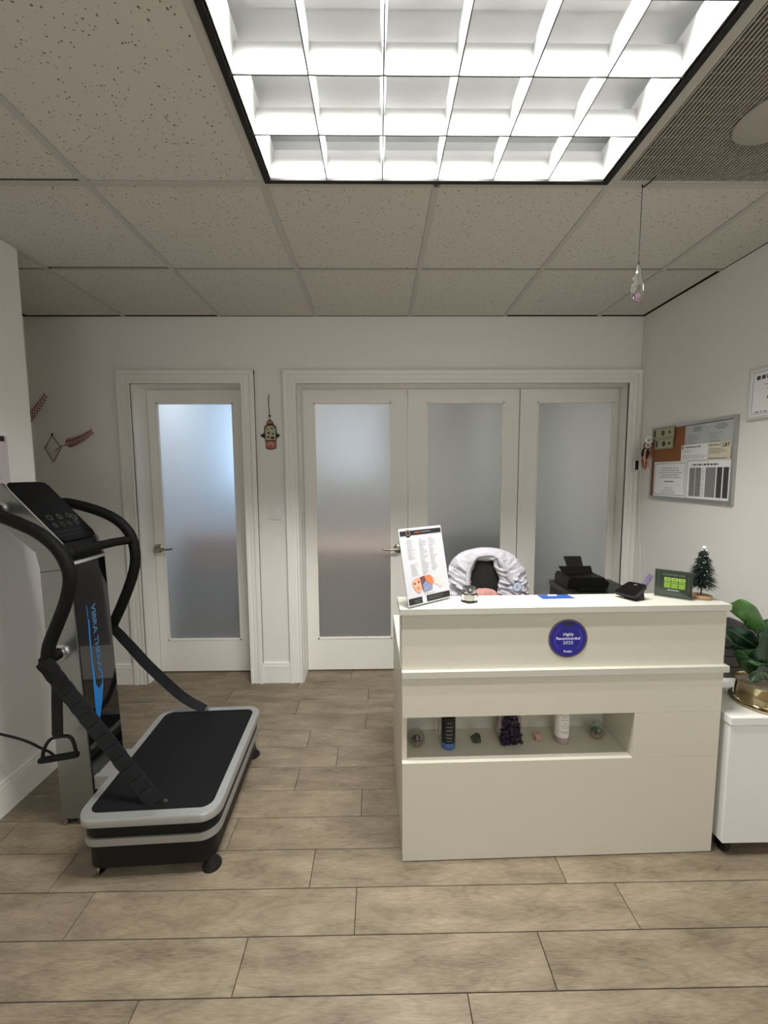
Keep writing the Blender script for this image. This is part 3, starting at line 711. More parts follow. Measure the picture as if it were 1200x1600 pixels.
txt('lettering', 'ACTIVATOR HAIR', G2, wd/2, .0865, .0105, mat('sage_ink', (128, 150, 112), .5, var=0), pr_, .072, d=.0004)
obj('caption_print', lines(G2, textrows(.042, .078, .0255, .0315, 1, 6, (.95, 1), .6, 1), .0005), whit_ink, pr_, smooth=0)
obj('small_print', lines(G2, textrows(.012, .110, .008, .022, 3, 8, (.7, 1), .25, 1), .0005), mat('grey_green_ink', (108, 122, 104), .5, var=0), pr_, smooth=0)
for q in ((.012, .0128), (wd-.0128, wd-.012)): obj('border_line', lines(G2, [(*q, .022, .092)], .0005), mat('grey_green_ink', (108, 122, 104), .5), pr_, smooth=0)

# tabletop christmas tree
tb = V((1.216, 1.514, CT)); t = thing('christmas_tree', 'tiny dark green bottle-brush tree with snowy tip on a wood slice', 'tree', tb)
b = new(); lathe(b, [(.034, .0004), (.036, .003), (.036, .010), (.033, .012), (0, .012)], tb, 28); obj('wood_slice', b, mat('cut_wood', (176, 142, 104), .7, var=.15, scale=80), t)
b = new(); tube(b, [tb+V((0, 0, .012)), tb+V((0, 0, .195))], .0022, 6); obj('stem', b, mat('dark_twig', (60, 46, 34), .8), t)
rn = random.Random(3); tg = mat('tree_green', (15, 28, 22), .8, var=.3, scale=90); snow = mat('snow_flock', (226, 230, 228), .8, var=.05)
tiers = [(.040, .054, .050), (.070, .050, .044), (.100, .042, .040), (.128, .031, .034), (.154, .020, .030)]
sb = new()
for z, r, h in tiers:
    b = new()
    for k in range(230):
        a = rn.uniform(0, 2*PI); L = r*rn.uniform(.8, 1.08); z0 = z+h*rn.uniform(.3, 1); drop = h*rn.uniform(.55, 1.0)*.6
        p0 = tb+V((0, 0, z0)); p1 = tb+V((math.cos(a)*L, math.sin(a)*L, z0-drop)); sd = V((-math.sin(a), math.cos(a), 0))*.0028; up = V((0, 0, .0022))
        q = [b.verts.new(p) for p in (p0-sd, p0+sd, p1, p0+up)]
        b.faces.new(q[:3]); b.faces.new((q[0], q[3], q[2])); b.faces.new((q[1], q[3], q[2])); b.faces.new((q[0], q[1], q[3]))
        if rn.random() < .05: blob(sb, p1+V((0, 0, .001)), rn.uniform(.0010, .0019), k, .3, sub=1)
    obj('branch_tier', b, tg, t, smooth=0)
for k in range(16): blob(sb, tb+V((rn.uniform(-.006, .006), rn.uniform(-.006, .006), rn.uniform(.180, .197))), rn.uniform(.002, .004), k, .3, sub=1)
obj('snow', sb, snow, t, kind='stuff')
c0 = pZ(1106, 936, CT+.004)
b = new(); blob(b, c0, .007, 3, .3, sc=(1.6, 1, .55), flat=-.0037, sub=2); tag(obj('tree_scrap', b, tg), 'dark green scrap lying beside the wood slice of the tiny tree', 'scrap')

# ---- things in the niche
NZ = .3885
nd = lambda u, v: dpt(u, v, NZ)
def terrarium(name, label, u, v, r, plant_m, stone_m, n, lid):
    c = nd(u, v); t = thing(name, label, 'terrarium', c)
    b = new(); N = 14; pr = []
    for k in range(N+1):
        a = -PI/2+.35+(PI*.80)*k/N; pr.append((r*math.cos(a), r*.93+r*math.sin(a)))
    z0 = pr[0][1]; pr = [(q, z-z0) for q, z in pr]; inn = [(q*.955, z+.0022) for q, z in reversed(pr)]; inn[0] = (pr[-1][0]-.002, pr[-1][1])
    lathe(b, [(0, 0)]+pr+inn+[(0, .0022)], c, 32); obj('glass_bowl', b, clear_m, t, smooth=60)
    b = new(); rn = random.Random(int(u*1000))
    for k in range(60):
        a = rn.uniform(0, 2*PI); q = r*.74*math.sqrt(rn.random()); z = .006+rn.uniform(0, r*.42)
        lim = r*.86*math.sin(min(1, (z+.004)/(r*.9))*PI/2+.1); q = min(q, max(.004, lim-.006))
        blob(b, c+V((q*math.cos(a), q*math.sin(a), z)), rn.uniform(.0035, .006), k, .3, sub=1)
    obj('pebbles', b, stone_m, t, kind='stuff', smooth=0)
    for k in range(n):
        a = 2*PI*k/n*2.6; el = .35+1.1*(k/n); L = r*(.86-.30*k/n); base = c+V((0, 0, r*.50))
        d = V((math.cos(a)*math.cos(el), math.sin(a)*math.cos(el), math.sin(el))); pts = [base+d*L*q for q in (0, .4, .75, 1)]
        b = new(); tube(b, pts, [.0040, .0066, .0046, .0006], 6); obj('leaf', b, plant_m, t)
    return t
terrarium('succulent_terrarium', 'glass bowl with a purple succulent at the left end of the niche', .063, .100, .034, mat('purple_leaf', (78, 38, 48), .5, var=.2), mat('tan_pebbles', (150, 128, 92), .8, var=.3, scale=90), 22, 0)
terrarium('moss_terrarium', 'glass bowl with green sprigs over tan pebbles at the niche right end', .782, .122, .035, mat('green_leaf', (62, 88, 48), .6, var=.3), mat('pinkish_pebbles', (172, 134, 104), .8, var=.3, scale=90), 26, 0)
def bottle(name, label, u, v, r, m1, m2, pm, rows, seed):
    c = nd(u, v); t = thing(name, label, 'bottle', c)
    b = new(); lathe(b, [(r*.93, 0), (r, .003), (r, .120), (r*.96, .127), (r*.5, .132), (0, .132)], c, 40); bd = obj('body', b, m1, t)
    b = new(); lathe(b, [(r*.955, .0005), (r*1.012, .003), (r*1.012, .026), (r*1.0, .0265)], c, 40); obj('base_band', b, m2, t)
    b = new(); lathe(b, [(r*.55, .132), (r*.55, .150), (r*.5, .152), (0, .152)], c, 30); obj('cap', b, m1, t)
    b = new(); rn = random.Random(seed)
    for z, a in rows:
        n = 8
        for k in range(n):
            t0, t1 = -PI/2-a+2*a*k/n, -PI/2-a+2*a*(k+.8)/n; R = r*1.006
            b.faces.new([b.verts.new(c+V((R*math.cos(q), R*math.sin(q), z+dz))) for q, dz in ((t0, 0), (t1, 0), (t1, .0022), (t0, .0022))])
    obj('label_print', b, pm, t, smooth=0)
    return t, c
t, c = bottle('spray_bottle', 'black bottle with a blue base band and clear side handle', .184, .090, .0265, mat('bottle_black', (18, 18, 22), .3, var=.05), mat('bottle_blue', (72, 104, 152), .35, var=.05), mat('silver_print', (150, 152, 160), .4), ((.108, .30), (.092, .5), (.078, .45), (.062, .5), (.048, .5), (.036, .4)), 1)
b = new(); tube(b, spline([c+V((-.024, .004, .125)), c+V((-.040, .006, .121)), c+V((-.046, .006, .095)), c+V((-.044, .006, .060)), c+V((-.036, .006, .046)), c+V((-.031, .006, .060)), c+V((-.029, .006, .112))], 6), .0022, 8); obj('side_handle', b, mat('clear_plastic', (190, 186, 180), .15, .6, var=0), t)
bottle('lotion_bottle', 'white printed bottle with a mauve base band in the niche', .634, .108, .0275, mat('bottle_white', (226, 222, 216), .4, var=.02), mat('bottle_mauve', (164, 142, 136), .45, var=.05), gink_m, ((.118, .6), (.110, .35), (.098, .5), (.084, .25), (.074, .5), (.066, .3), (.052, .5), (.046, .4)), 2)
def rock(name, label, u, v, r, sc, m, seed, sub=3, amp=.35, fr=2.2, z=None):
    c = nd(u, v)+V((0, 0, r*sc[2]*.72)); b = new(); blob(b, c, r, seed, amp, fr, sub, sc, flat=-r*sc[2]*.715)
    return b, c
b, c = rock('green_stone', '', .298, .115, .019, (1, .9, 1.05), None, 5, 2, .4, 2.6)
tag(obj('green_stone', b, mat('dark_green_stone', (58, 66, 56), .35, var=.6, scale=60), smooth=0), 'small dark green and white rough stone beside the black bottle', 'stone')
b, c = rock('rose_quartz', '', .545, .118, .017, (1, .9, 1.0), None, 9, 2, .35, 2.8)
tag(obj('rose_quartz', b, mat('rose_quartz', (206, 170, 158), .3, var=.2, scale=60, trans=.25), smooth=0), 'small pink rough quartz chunk between amethyst and white bottle', 'stone')
# amethyst cluster: rind with points
c = nd(.425, .105); t = thing('amethyst_cluster', 'large dark purple amethyst cluster with a grey rind in the niche', 'crystal', c)
b = new(); blob(b, c+V((0, .014, .058)), .05, 4, .22, 1.8, 3, (.95, .62, 1.45), flat=-.0575); obj('rind', b, mat('grey_rind', (150, 140, 134), .7, var=.35, scale=70), t, smooth=0)
b = new(); rn = random.Random(11)
for k in range(260):
    z = .008+.118*rn.random(); half = .042*(1.05-.55*(z/.125)**1.3); u = rn.uniform(-half, half); y = -.012-.020*math.sqrt(max(0, 1-(u/.05)**2))*(1-.3*z/.12)
    p = c+V((u, y+.008, z)); d = V((u*6+rn.uniform(-.4, .4), -1, rn.uniform(-.2, .7))).normalized(); r0 = rn.uniform(.004, .0075)
    s_ = d.cross(V((.3, .2, 1))).normalized(); q_ = d.cross(s_)
    base = [b.verts.new(p+r0*(math.cos(PI/3*i)*s_+math.sin(PI/3*i)*q_)) for i in range(6)]; mid = [b.verts.new(p+d*r0*.9+r0*(math.cos(PI/3*i)*s_+math.sin(PI/3*i)*q_)) for i in range(6)]; tip = b.verts.new(p+d*r0*1.9)
    for i in range(6): b.faces.new((base[i], base[(i+1) % 6], mid[(i+1) % 6], mid[i])); b.faces.new((mid[i], mid[(i+1) % 6], tip))
obj('crystal_points', b, mat('amethyst', (30, 19, 42), .12, var=.5, scale=60, spec=.7), t, smooth=0, kind='stuff')

# ================================================================== VIBRATION MACHINE
VM = thing('vibration_machine', 'black and silver standing vibration platform with a column, handlebars and straps', 'exercise machine', (-1.0, 1.70, 0))
BM = Matrix.Translation((-.843, 1.703, 0)) @ Matrix.Rotation(math.radians(2.8), 4, 'Z')
def slab(name, hx, hy, r, z0, z1, m, par=None, hx1=None, hy1=None, k=7, bv=0):
    A = [BM @ V((x, y, z0)) for x, y in rrect(-hx, hx, -hy, hy, r, k)]
    hx1 = hx1 or hx; hy1 = hy1 or hy
    B = [BM @ V((x, y, z1)) for x, y in rrect(-hx1, hx1, -hy1, hy1, r, k)]
    b = new(); prism(b, A, B); return obj(name, b, m, par or VM, bevel=bv)
plat = slab('platform_body', .222, .330, .05, .044, .136, black_m)
slab('lower_band', .241, .340, .065, .1355, .163, silver_m, bv=.004)
slab('black_band', .236, .333, .062, .1632, .212, black_m)
b = new(); k = 9                                                    # silver rim: a frame around the mat
O = rrect(-.248, .248, -.347, .347, .068, k); I = rrect(-.216, .216, -.314, .314, .040, k)
lv = [[b.verts.new(BM @ V((x, y, z))) for x, y in P] for P, z in ((O, .2125), (O, .236), ([(x*.985, y*.99) for x, y in O], .242), (I, .243), (I, .2125))]
for q in range(5):
    a, c = lv[q], lv[(q+1) % 5]
    for i in range(len(a)): b.faces.new((a[i], a[(i+1) % len(a)], c[(i+1) % len(a)], c[i]))
obj('deck_rim', b, silver_m, VM)
slab('deck_mat', .2158, .3138, .040, .2125, .2418, foam_m)
for sx, sy in ((1, -1), (1, 1)):
    c = BM @ V((sx*.205, sy*.300, 0)); b = new(); lathe(b, [(.030, .0004), (.034, .003), (.034, .009), (.018, .030), (.016, .048), (0, .048)], c, 28); obj('suction_foot', b, rubber_m, VM)
for sx, sy in ((-1, -1), (-1, 1)):
    c = BM @ V((sx*.198, sy*.300, 0)); b = new(); lathe(b, [(.020, .0004), (.022, .003), (.022, .008), (.007, .010), (.007, .046), (0, .046)], c, 24); obj('levelling_foot', b, nickel_m, VM)
colsil_m = mat('column_silver', (134, 137, 133), .30, .8, var=.03, bump=.05, bscale=900)
# column: one side profile (x, z) carried across the width
CY0, CY1 = 1.600, 1.812
prof = [(-1.309, .030), (-1.318, 1.073), (-1.330, 1.140), (-1.455, 1.254), (-1.545, 1.335), (-1.548, 1.372), (-1.515, 1.404), (-1.440, 1.408), (-1.228, 1.172), (-1.216, 1.120), (-1.206, 1.097), (-1.176, .060), (-1.176, .030)]
def colp(name, P, y0, y1, m, bv=0, par=None):
    b = new(); prism(b, [V((x, y0, z)) for x, z in P], [V((x, y1, z)) for x, z in P]); return obj(name, b, m, par or VM, bevel=bv)
inner = [(x+(.004 if x < -1.3 else -.004), z) for x, z in prof]
colp('column_core', [(-1.305, .034), (-1.314, 1.073), (-1.326, 1.137), (-1.45, 1.25), (-1.54, 1.335), (-1.543, 1.370), (-1.51, 1.399), (-1.442, 1.403), (-1.233, 1.170), (-1.220, 1.118), (-1.209, 1.095), (-1.179, .060), (-1.179, .034)], CY0+.012, CY1-.012, black_m)
colp('side_panel', prof, CY0, CY0+.012, colsil_m, .003); colp('side_panel', prof, CY1-.012, CY1, colsil_m, .003)
b = new(); tube(b, [(-1.318, CY0-.0006, 1.062), (-1.214, CY0-.0006, 1.072)], .0016, 5); obj('panel_seam', b, dgink_m, VM)
# glossy front panel
fx = lambda z: -1.206+(.030)*(1.097-z)/1.037
def fpan(y0, y1, z0, z1, d0, d1):
    b = new(); hexa(b, [V((fx(z0)+d0, y0, z0)), V((fx(z0)+d0, y1, z0)), V((fx(z1)+d0, y1, z1)), V((fx(z1)+d0, y0, z1)), V((fx(z0)+d1, y0, z0)), V((fx(z0)+d1, y1, z0)), V((fx(z1)+d1, y1, z1)), V((fx(z1)+d1, y0, z1))]); return b
pan = obj('front_panel', fpan(CY0+.007, CY1-.007, .07, 1.085, -.004, .004), gloss_m, VM, bevel=.002)
obj('grey_trim', fpan(CY0+.005, CY1-.005, 1.086, 1.098, -.004, .006), mat('light_grey_trim', (196, 198, 198), .35, .3), VM, bevel=.002)
# decals on the front panel: u runs down, v runs towards the far edge
pn = V((1.037, 0, .030)).normalized(); PT = V((fx(1.0)+.0044, 0, 1.0))
FP = Fr(PT, V((fx(.9)-fx(1.0), 0, -.1)), (0, 1, 0))
if FP.n.x < 0: FP.n = -FP.n
def ondec(x, y):
    d = ray(x, y); o = V((0, 0, CZ)); s = (FP.o-o).dot(pn)/d.dot(pn); p = o+d*s; return ((p-FP.o).dot(FP.r), (p-FP.o).dot(FP.u))
blue_d = mat('decal_blue', (22, 112, 186), .3, var=.02)
pix = [(137.2, 968), (139.2, 968), (144, 1030), (150, 1069), (154.4, 1076), (159.2, 1067), (159.8, 1040), (161.2, 1072), (159.2, 1100), (155.5, 1128), (153.8, 1134), (151.5, 1128), (148.5, 1100), (145.5, 1064), (141, 1020)]
obj('blue_decal', poly(FP, [ondec(*p) for p in pix], .0004), blue_d, pan, smooth=0)
u0, v0 = ondec(144.2, 944); u1, v1 = ondec(157.0, 1064)
FT = Fr(FP(u0, v0), FP(u1, v1)-FP(u0, v0), V((0, 1, 0)))
FT.u = (V((0, 1, 0))-FT.r*FT.r.y).normalized(); FT.n = FP.n
txt('lettering', 'VIBRA THERAPY', FT, 0, .0005, .033, mat('decal_steel_blue', (52, 100, 138), .35, var=0), pan, (FP(u1, v1)-FP(u0, v0)).length, align='LEFT', d=.0006, bold=.0013)
ua, va = ondec(134.6, 946); ub, vb = ondec(137.4, 966)
FQ = Fr(FP(ua, va), FP(ub, vb)-FP(ua, va), V((0, 1, 0))); FQ.u = (V((0, 1, 0))-FQ.r*FQ.r.y).normalized(); FQ.n = FP.n; Lq = (FP(ub, vb)-FP(ua, va)).length
obj('small_print', lines(FQ, textrows(0, Lq, -.004, .004, 1, 4, (1, 1), .7), .0005), blue_d, pan, smooth=0)
# console face
ct0, ct1 = V((-1.440, 0, 1.408)), V((-1.228, 0, 1.172)); cdn = (ct1-ct0); CLn = cdn.length
FC = Fr(ct0+V((0, CY0, 0)), (0, 1, 0), -cdn)                       # u across (away), v up the slope (negative downwards)
wC = CY1-CY0
cface = [(x, y) for x, y in rrect(.006, wC-.006, -CLn+.004, -.002, .03, 5)]
cface = [(x, y) if y > -CLn*.5 else (min(max(x, .006), wC-.006), y) for x, y in cface]
b = new(); prism(b, [FC(u, v, -.004) for u, v in cface], [FC(u, v, .006) for u, v in cface]); con = obj('console', b, mat('satin_black', (6, 6, 7), .42, var=0, spec=.15), VM, bevel=.0015)
edge = mat('edge_silver', (205, 205, 203), .3, .7, var=0)
b = new(); tube(b, [FC(.003, -CLn, .003), FC(.003, -.04, .003), FC(.012, -.012, .003), FC(.04, -.002, .003), FC(wC-.05, -.001, .003)], .0028, 6); obj('console_edge', b, edge, VM)
FB2 = Fr(FC.o+FC.n*.0062, FC.r, FC.u)
for r_, (v, n, rad) in enumerate(((-.232, 4, .0105), (-.192, 3, .013))):
    for k in range(n):
        u = wC*.5+(k-(n-1)/2)*(.038 if n == 4 else .050)-.004
        bt = obj('button', fdisc(FB2, 0, rad*.72, .0, .0012, 20, u, v), black_m, VM); obj('button_ring', fdisc(FB2, rad*.80, rad, .0, .0014, 24, u, v), chrome_m, bt)
bt = obj('start_button', fdisc(FB2, 0, .012, .0, .002, 24, wC*.80, -.205), black_m, VM); obj('button_ring', fdisc(FB2, .0125, .0165, .0, .002, 28, wC*.80, -.205), chrome_m, bt)
bt = obj('display_window', lines(FB2, [(.03, wC-.035, -.13, -.05)], .0004), mat('dark_display', (5, 5, 6), .36, var=0, spec=.15), con, smooth=0)
for v in (-.262, -.282): obj('console_groove', lines(FB2, [(.02, wC-.06, v-.004, v)], .0004), ink_m, con, smooth=0)
# handlebars
YN, YF = 1.515, 1.905
hn = [V((-1.452, 1.585, 1.311)), V((-1.440, 1.545, 1.308)), pY(0, 806, YN), pY(30, 818, YN), pY(62, 834, YN), pY(90, 858, YN), pY(106, 886, YN), pY(109, 910, YN), pY(103, 940, YN), pY(90, 975, YN), pY(78, 1005, YN), pY(75, 1022, YN), V((-1.262, 1.540, .742)), V((-1.262, 1.588, .740))]
b = new(); tube(b, spline(hn, 6), .0225, 14); obj('handlebar', b, foam_m, VM)
hf = [V((-1.46, 1.83, 1.311)), V((-1.44, 1.875, 1.310)), pY(108, 786, YF), pY(150, 797, YF), pY(182, 812, YF), pY(203, 834, YF), pY(211, 862, YF), pY(210, 888, YF), pY(201, 918, YF), pY(189, 948, YF), pY(179, 970, YF), pY(172, 984, YF), V((-1.270, 1.87, .742)), V((-1.262, 1.824, .740))]
b = new(); tube(b, spline(hf, 6), .0225, 14); obj('handlebar', b, foam_m, VM)
b = new(); tube(b, [pY(103, 868, YN+.01), V((-1.195, 1.60, 1.142)), V((-1.175, 1.72, 1.143)), V((-1.160, 1.82, 1.144)), pY(207, 843, YF)], .0185, 14); obj('crossbar', b, foam_m, VM)
for y, s in ((CY0, -1), (CY1, 1)):
    ax = AXY if s < 0 else Matrix.Rotation(-PI/2, 3, 'X')
    for x, z in ((-1.258, .740), (-1.452, 1.311)):
        b = new(); lathe(b, [(.032, 0), (.032, .005), (.026, .010), (.019, .011), (.019, .018), (0, .018)], (x, y, z), 30, ax); pv = obj('pivot_disc', b, alu_m, VM)
        b = new(); lathe(b, [(.016, .018), (.016, .030), (0, .030)], (x, y, z), 20, ax); obj('pivot_cap', b, black_m, pv)
# base bridge and rear foot
b = new(); box(b, -1.20, -1.02, 1.63, 1.79, .04, .20, M=None); obj('base_bridge', b, silver_m, VM, bevel=.004)
b = new(); box(b, -1.18, -1.06, CY0+.01, CY0+.03, .15, .205); obj('bridge_lip', b, silver_m, VM, bevel=.002)
for y in (1.612, 1.80):
    b = new(); lathe(b, [(.012, .0004), (.014, .002), (.014, .006), (.005, .008), (.005, .034), (0, .034)], (-1.300, y, 0), 18); obj('levelling_foot', b, nickel_m, VM)
    b = new(); box(b, -1.29, -1.26, y-.008, y+.008, .012, .034); obj('foot_block', b, rubber_m, VM)
# straps
web = mat('black_webbing', (30, 30, 32), .8, spec=.2, var=.25, scale=25, bump=.4, bscale=800)
s0 = V((-1.262, 1.512, .745)); s1 = BM @ V((.008, -.285, .246))
pts = [s0.lerp(s1, q/40) for q in range(41)]
b = new(); ribbon(b, pts, V((.55, -.35, .75)).cross(s1-s0).cross(s1-s0).cross(s1-s0) if 0 else (1, .25, .62), .058, .004, .0022, 13); st = obj('resistance_strap', b, web, VM)
for q in range(3, 38, 3):
    p = s0.lerp(s1, q/40); t_ = (s1-s0).normalized(); d = (V((1, .25, .62))-t_*V((1, .25, .62)).dot(t_)).normalized(); n_ = t_.cross(d)
    if n_.y > 0: n_ = -n_
    b = new(); tube(b, [p-d*.018+n_*.0035, p+d*.018+n_*.0035+t_*.004], .0022, 5); obj('stitched_fold', b, mat('dark_thread', (12, 12, 13), .8), st)
b = new(); lathe(b, [(.008, 0), (.008, .004), (.004, .005), (.004, .010), (0, .010)], s1+V((.03, .01, -.006)), 14); obj('strap_anchor', b, chrome_m, VM)
s0 = pY(178, 982, 1.89); s1 = BM @ V((-.030, .318, .248))
q1 = pY(235, 1042, 1.94)-V((0, 0, .004)); q2 = pY(285, 1085, 2.0)-V((0, 0, .012))
pts = spline([s0, s0.lerp(q1, .5)-V((0, 0, .0)), q1, q2, s1], 10)
wd_ = [V((1, 0, .9)).lerp(V((.35, .9, .25)), (i/len(pts))**.8) for i in range(len(pts))]
b = new(); ribbon(b, pts, wd_, .045, .004, .001, 8); obj('resistance_strap', b, web, VM)
b = new(); lathe(b, [(.008, 0), (.008, .004), (.004, .005), (.004, .010), (0, .010)], s1+V((.01, .004, -.006)), 14); obj('strap_anchor', b, chrome_m, VM)
# hanging strap with a grip
YG = 1.492
pts = spline([V((-1.262, YG+.012, .755)), pY(88, 1050, YG), pY(89, 1095, YG), pY(90, 1150, YG)], 8)
b = new(); ribbon(b, pts, (1, -.1, 0), .042, .005); hs = obj('hanging_strap', b, web, VM)
b = new(); box(b, -1.268, -1.236, 1.498, 1.530, .714, .758); obj('strap_loop', b, web, VM, bevel=.012)
g = [pY(x, y, YG) for x, y in ((66, 1186), (69, 1170), (78, 1156), (92, 1151), (108, 1151), (115, 1160), (119, 1176), (119, 1180))]
b = new(); tube(b, spline(g, 5), .0065, 8); gp = obj('grip_frame', b, black_m, VM)
b = new(); tube(b, [pY(62, 1189, YG), pY(66, 1188, YG), pY(92, 1183.5, YG), pY(118, 1179, YG), pY(122, 1178.5, YG)], [.010, .0125, .0125, .0125, .010], 14); obj('grip_bar', b, foam_m, gp)
# power cord
pts = spline([V((-1.307, 1.66, .17)), pY(84, 1180, 1.68), pY(62, 1168, 1.66), pY(38, 1157, 1.64), pY(0, 1147, 1.62), pY(-60, 1136, 1.60)], 8)
pts = [p if p.x > LX+.01 else V((LX+.01, p.y, p.z)) for p in pts]
b = new(); tube(b, pts, .0050, 8); tag(obj('power_cord', b, rubber_m), 'black power cord running from the left wall to the machine column', 'cord')

# ================================================================== BEHIND THE DESK
YC = 2.36
t = thing('office_chair', 'black office chair with a rounded backrest under a white coat', 'chair', (.625, 2.20, 0))
rim = [pY(x, y, YC) for x, y in ((706, 960), (704, 932), (703, 905), (706, 888), (716, 872), (736, 861), (760, 858), (785, 863), (804, 875), (815, 892), (820, 915), (819, 935), (816, 960))]
R_ = spline(rim, 3); b = new(); prism(b, [p+V((0, -.018, 0)) for p in R_], [p+V((0, .016, 0)) for p in R_]); obj('backrest', b, mat('chair_mesh', (30, 29, 29), .8, var=.2, scale=300, bump=.3), t, bevel=.008)
z_lo = min(p.z for p in R_); cx = .625
obj('backrest_lower', (lambda b: box(b, cx-.19, cx+.19, YC-.018, YC+.014, .56, z_lo))(new()), mat('chair_mesh', (30, 29, 29), .8), t, bevel=.008)
b = new(); tube(b, spline([(cx, YC+.03, .85), (cx, YC+.05, .65), (cx, YC+.02, .48), (cx, 2.20, .42)], 6), .018, 10); obj('back_support', b, black_m, t)
b = new(); o0 = rrect(cx-.24, cx+.24, 2.06-.06, 2.34, .07); prism(b, [V((x, y, .44)) for x, y in o0], [V((x, y, .51)) for x, y in o0]); obj('seat', b, foam_m, t, bevel=.015)
b = new(); lathe(b, [(.028, .10), (.028, .28), (.018, .28), (.018, .42), (.06, .42), (.06, .44), (0, .44)], (cx, 2.20, 0), 20); obj('gas_lift', b, black_m, t)
for k in range(5):
    a = 2*PI*k/5+.3; e = V((cx+.25*math.cos(a), 2.20+.25*math.sin(a), .075)); b = new(); tube(b, [(cx, 2.20, .115), e], [.028, .017], 8); obj('leg', b, black_m, t)
    b = new(); lathe(b, [(.020, -.014), (.025, -.010), (.025, .010), (.020, .014), (0, .014)], (e.x, e.y, .0255), 16, AXX); b2 = b; tube(b2, [(e.x, e.y, .03), (e.x, e.y, .078)], .006, 6); obj('caster', b2, rubber_m, t)
# lab coat over the backrest: rings from the back hem over the crown to the front opening
def rs(P, n):
    L = [0]
    for a, c in zip(P, P[1:]): L.append(L[-1]+(c-a).length)
    out = []; k = 0
    for i in range(n):
        s = L[-1]*i/(n-1)
        while k < len(P)-2 and L[k+1] < s: k += 1
        out.append(P[k].lerp(P[k+1], (s-L[k])/max(1e-9, L[k+1]-L[k])))
    return out
NC = 130
outer = [(700, 948), (700, 925), (699, 905), (700, 888), (707, 873), (722, 862), (742, 856.5), (760, 855), (780, 857.5), (797, 864), (811, 877), (820, 893), (823.5, 912), (824, 930), (824, 948)]
mid = [(717, 948), (716, 925), (714, 905), (716, 888), (724, 874), (736, 866), (748, 862), (760, 860.5), (773, 862), (786, 869), (797, 881), (804, 897), (807, 912), (807, 930), (806, 948)]
inn = [(734, 948), (734.5, 925), (734, 908), (734.5, 896), (738, 885), (741.5, 873), (750, 869), (761, 867.5), (773, 869.5), (778, 883), (785, 896), (794, 908), (800, 914), (797, 925), (792, 932)]
lip = [(736, 948), (736.5, 925), (735.5, 908), (736, 897), (741, 886), (743, 877), (752, 876), (761, 877), (769, 875.5), (771, 886), (776, 897), (778.5, 905), (777, 914), (776, 921), (774, 926)]
def ring(P, Y): return rs(spline([pY(x, y, Y) for x, y in P], 4), NC)
r_out = ring(outer, YC-.005); r_mid = ring(mid, YC-.036); r_inn = ring(inn, YC-.046); r_lip = ring(lip, YC-.026)
cen = pY(760, 935, YC)
r_back = [p+V((0, .045, 0))+(cen-p)*.06 for p in r_out]; r_hem = [V((p.x, p.y+.012, max(.50, p.z-.30))) for p in r_back]
rings = [r_hem, r_back]+[[a.lerp(c, q) for a, c in zip(r_back, r_out)] for q in (.5,)]+[r_out]
for q in (.25, .5, .75): rings.append([a.lerp(c, q)+V((0, -.008*math.sin(q*PI), 0)) for a, c in zip(r_out, r_mid)])
rings.append(r_mid)
for q in (.33, .66): rings.append([a.lerp(c, q)+V((0, -.006, 0)) for a, c in zip(r_mid, r_inn)])
rings += [r_inn, [a.lerp(c, .5)+V((0, -.002, 0)) for a, c in zip(r_inn, r_lip)], r_lip]
b = new(); vv = []
for ri_, rg in enumerate(rings):
    row = []
    for i, p in enumerate(rg):
        k = 0 if ri_ < 3 else 1
        ang = i/(NC-1); side = min(1, abs(ang-.5)*2.4); sg = 1 if ang > .5 else -1
        q1 = mnoise.noise(V((p.x*34+sg*p.z*20, p.z*10-sg*p.x*8, 1.3))); q2 = mnoise.noise(V((p.x*18-sg*p.z*26, p.z*16, 7.1)))
        fold = .026*max(0, 1-abs(q1)*3.2)**1.5+.022*max(0, 1-abs(q2)*3.0)**1.5
        wr = k*(side*fold+.004*mnoise.noise(p*30)+.003)
        row.append(b.verts.new(p+V((0, -wr, wr*.12))))
    vv.append(row)
for a, c in zip(vv, vv[1:]):
    for i in range(NC-1): b.faces.new((a[i], a[i+1], c[i+1], c[i]))
coat_m = mat('white_cotton', (194, 192, 199), .8, var=.02, scale=20, bump=.12, bscale=120)
coat = obj('lab_coat', b, coat_m, smooth=60); tag(coat, 'white lab coat with a blue round emblem draped over the office chair', 'coat')
md = coat.modifiers.new('thickness', 'SOLIDIFY'); md.thickness = .004; md.offset = -1
FE = Fr(pY(808, 917, YC-.078), (1, 0, 0), (0, 0, 1)); FE = Fr(FE.o, (1, .25, 0), (0, .1, 1))
eb = mat('emblem_blue', (66, 108, 160), .6, var=.1)
em = obj('emblem', fdisc(FE, .0245, .027, 0, .0012, 32), eb, coat); obj('emblem_ground', fdisc(FE, 0, .0245, 0, .0008, 32), mat('emblem_pale', (218, 224, 232), .7, var=.05), em)
for k in range(9):
    a = 2*PI*k/9; obj('emblem_mark', fdisc(FE, 0, .0030, .0008, .0013, 10, .0165*math.cos(a), .0165*math.sin(a)), eb, em)
obj('emblem_mark', fdisc(FE, .005, .009, .0008, .0013, 16), eb, em)
n0, n1 = int(NC*.36), int(NC*.66)
b = new(); tube(b, spline([p+V((0, -.006, .002)) for p in r_inn[n0:n1:4]], 3), .0045, 6); obj('collar', b, coat_m, coat)
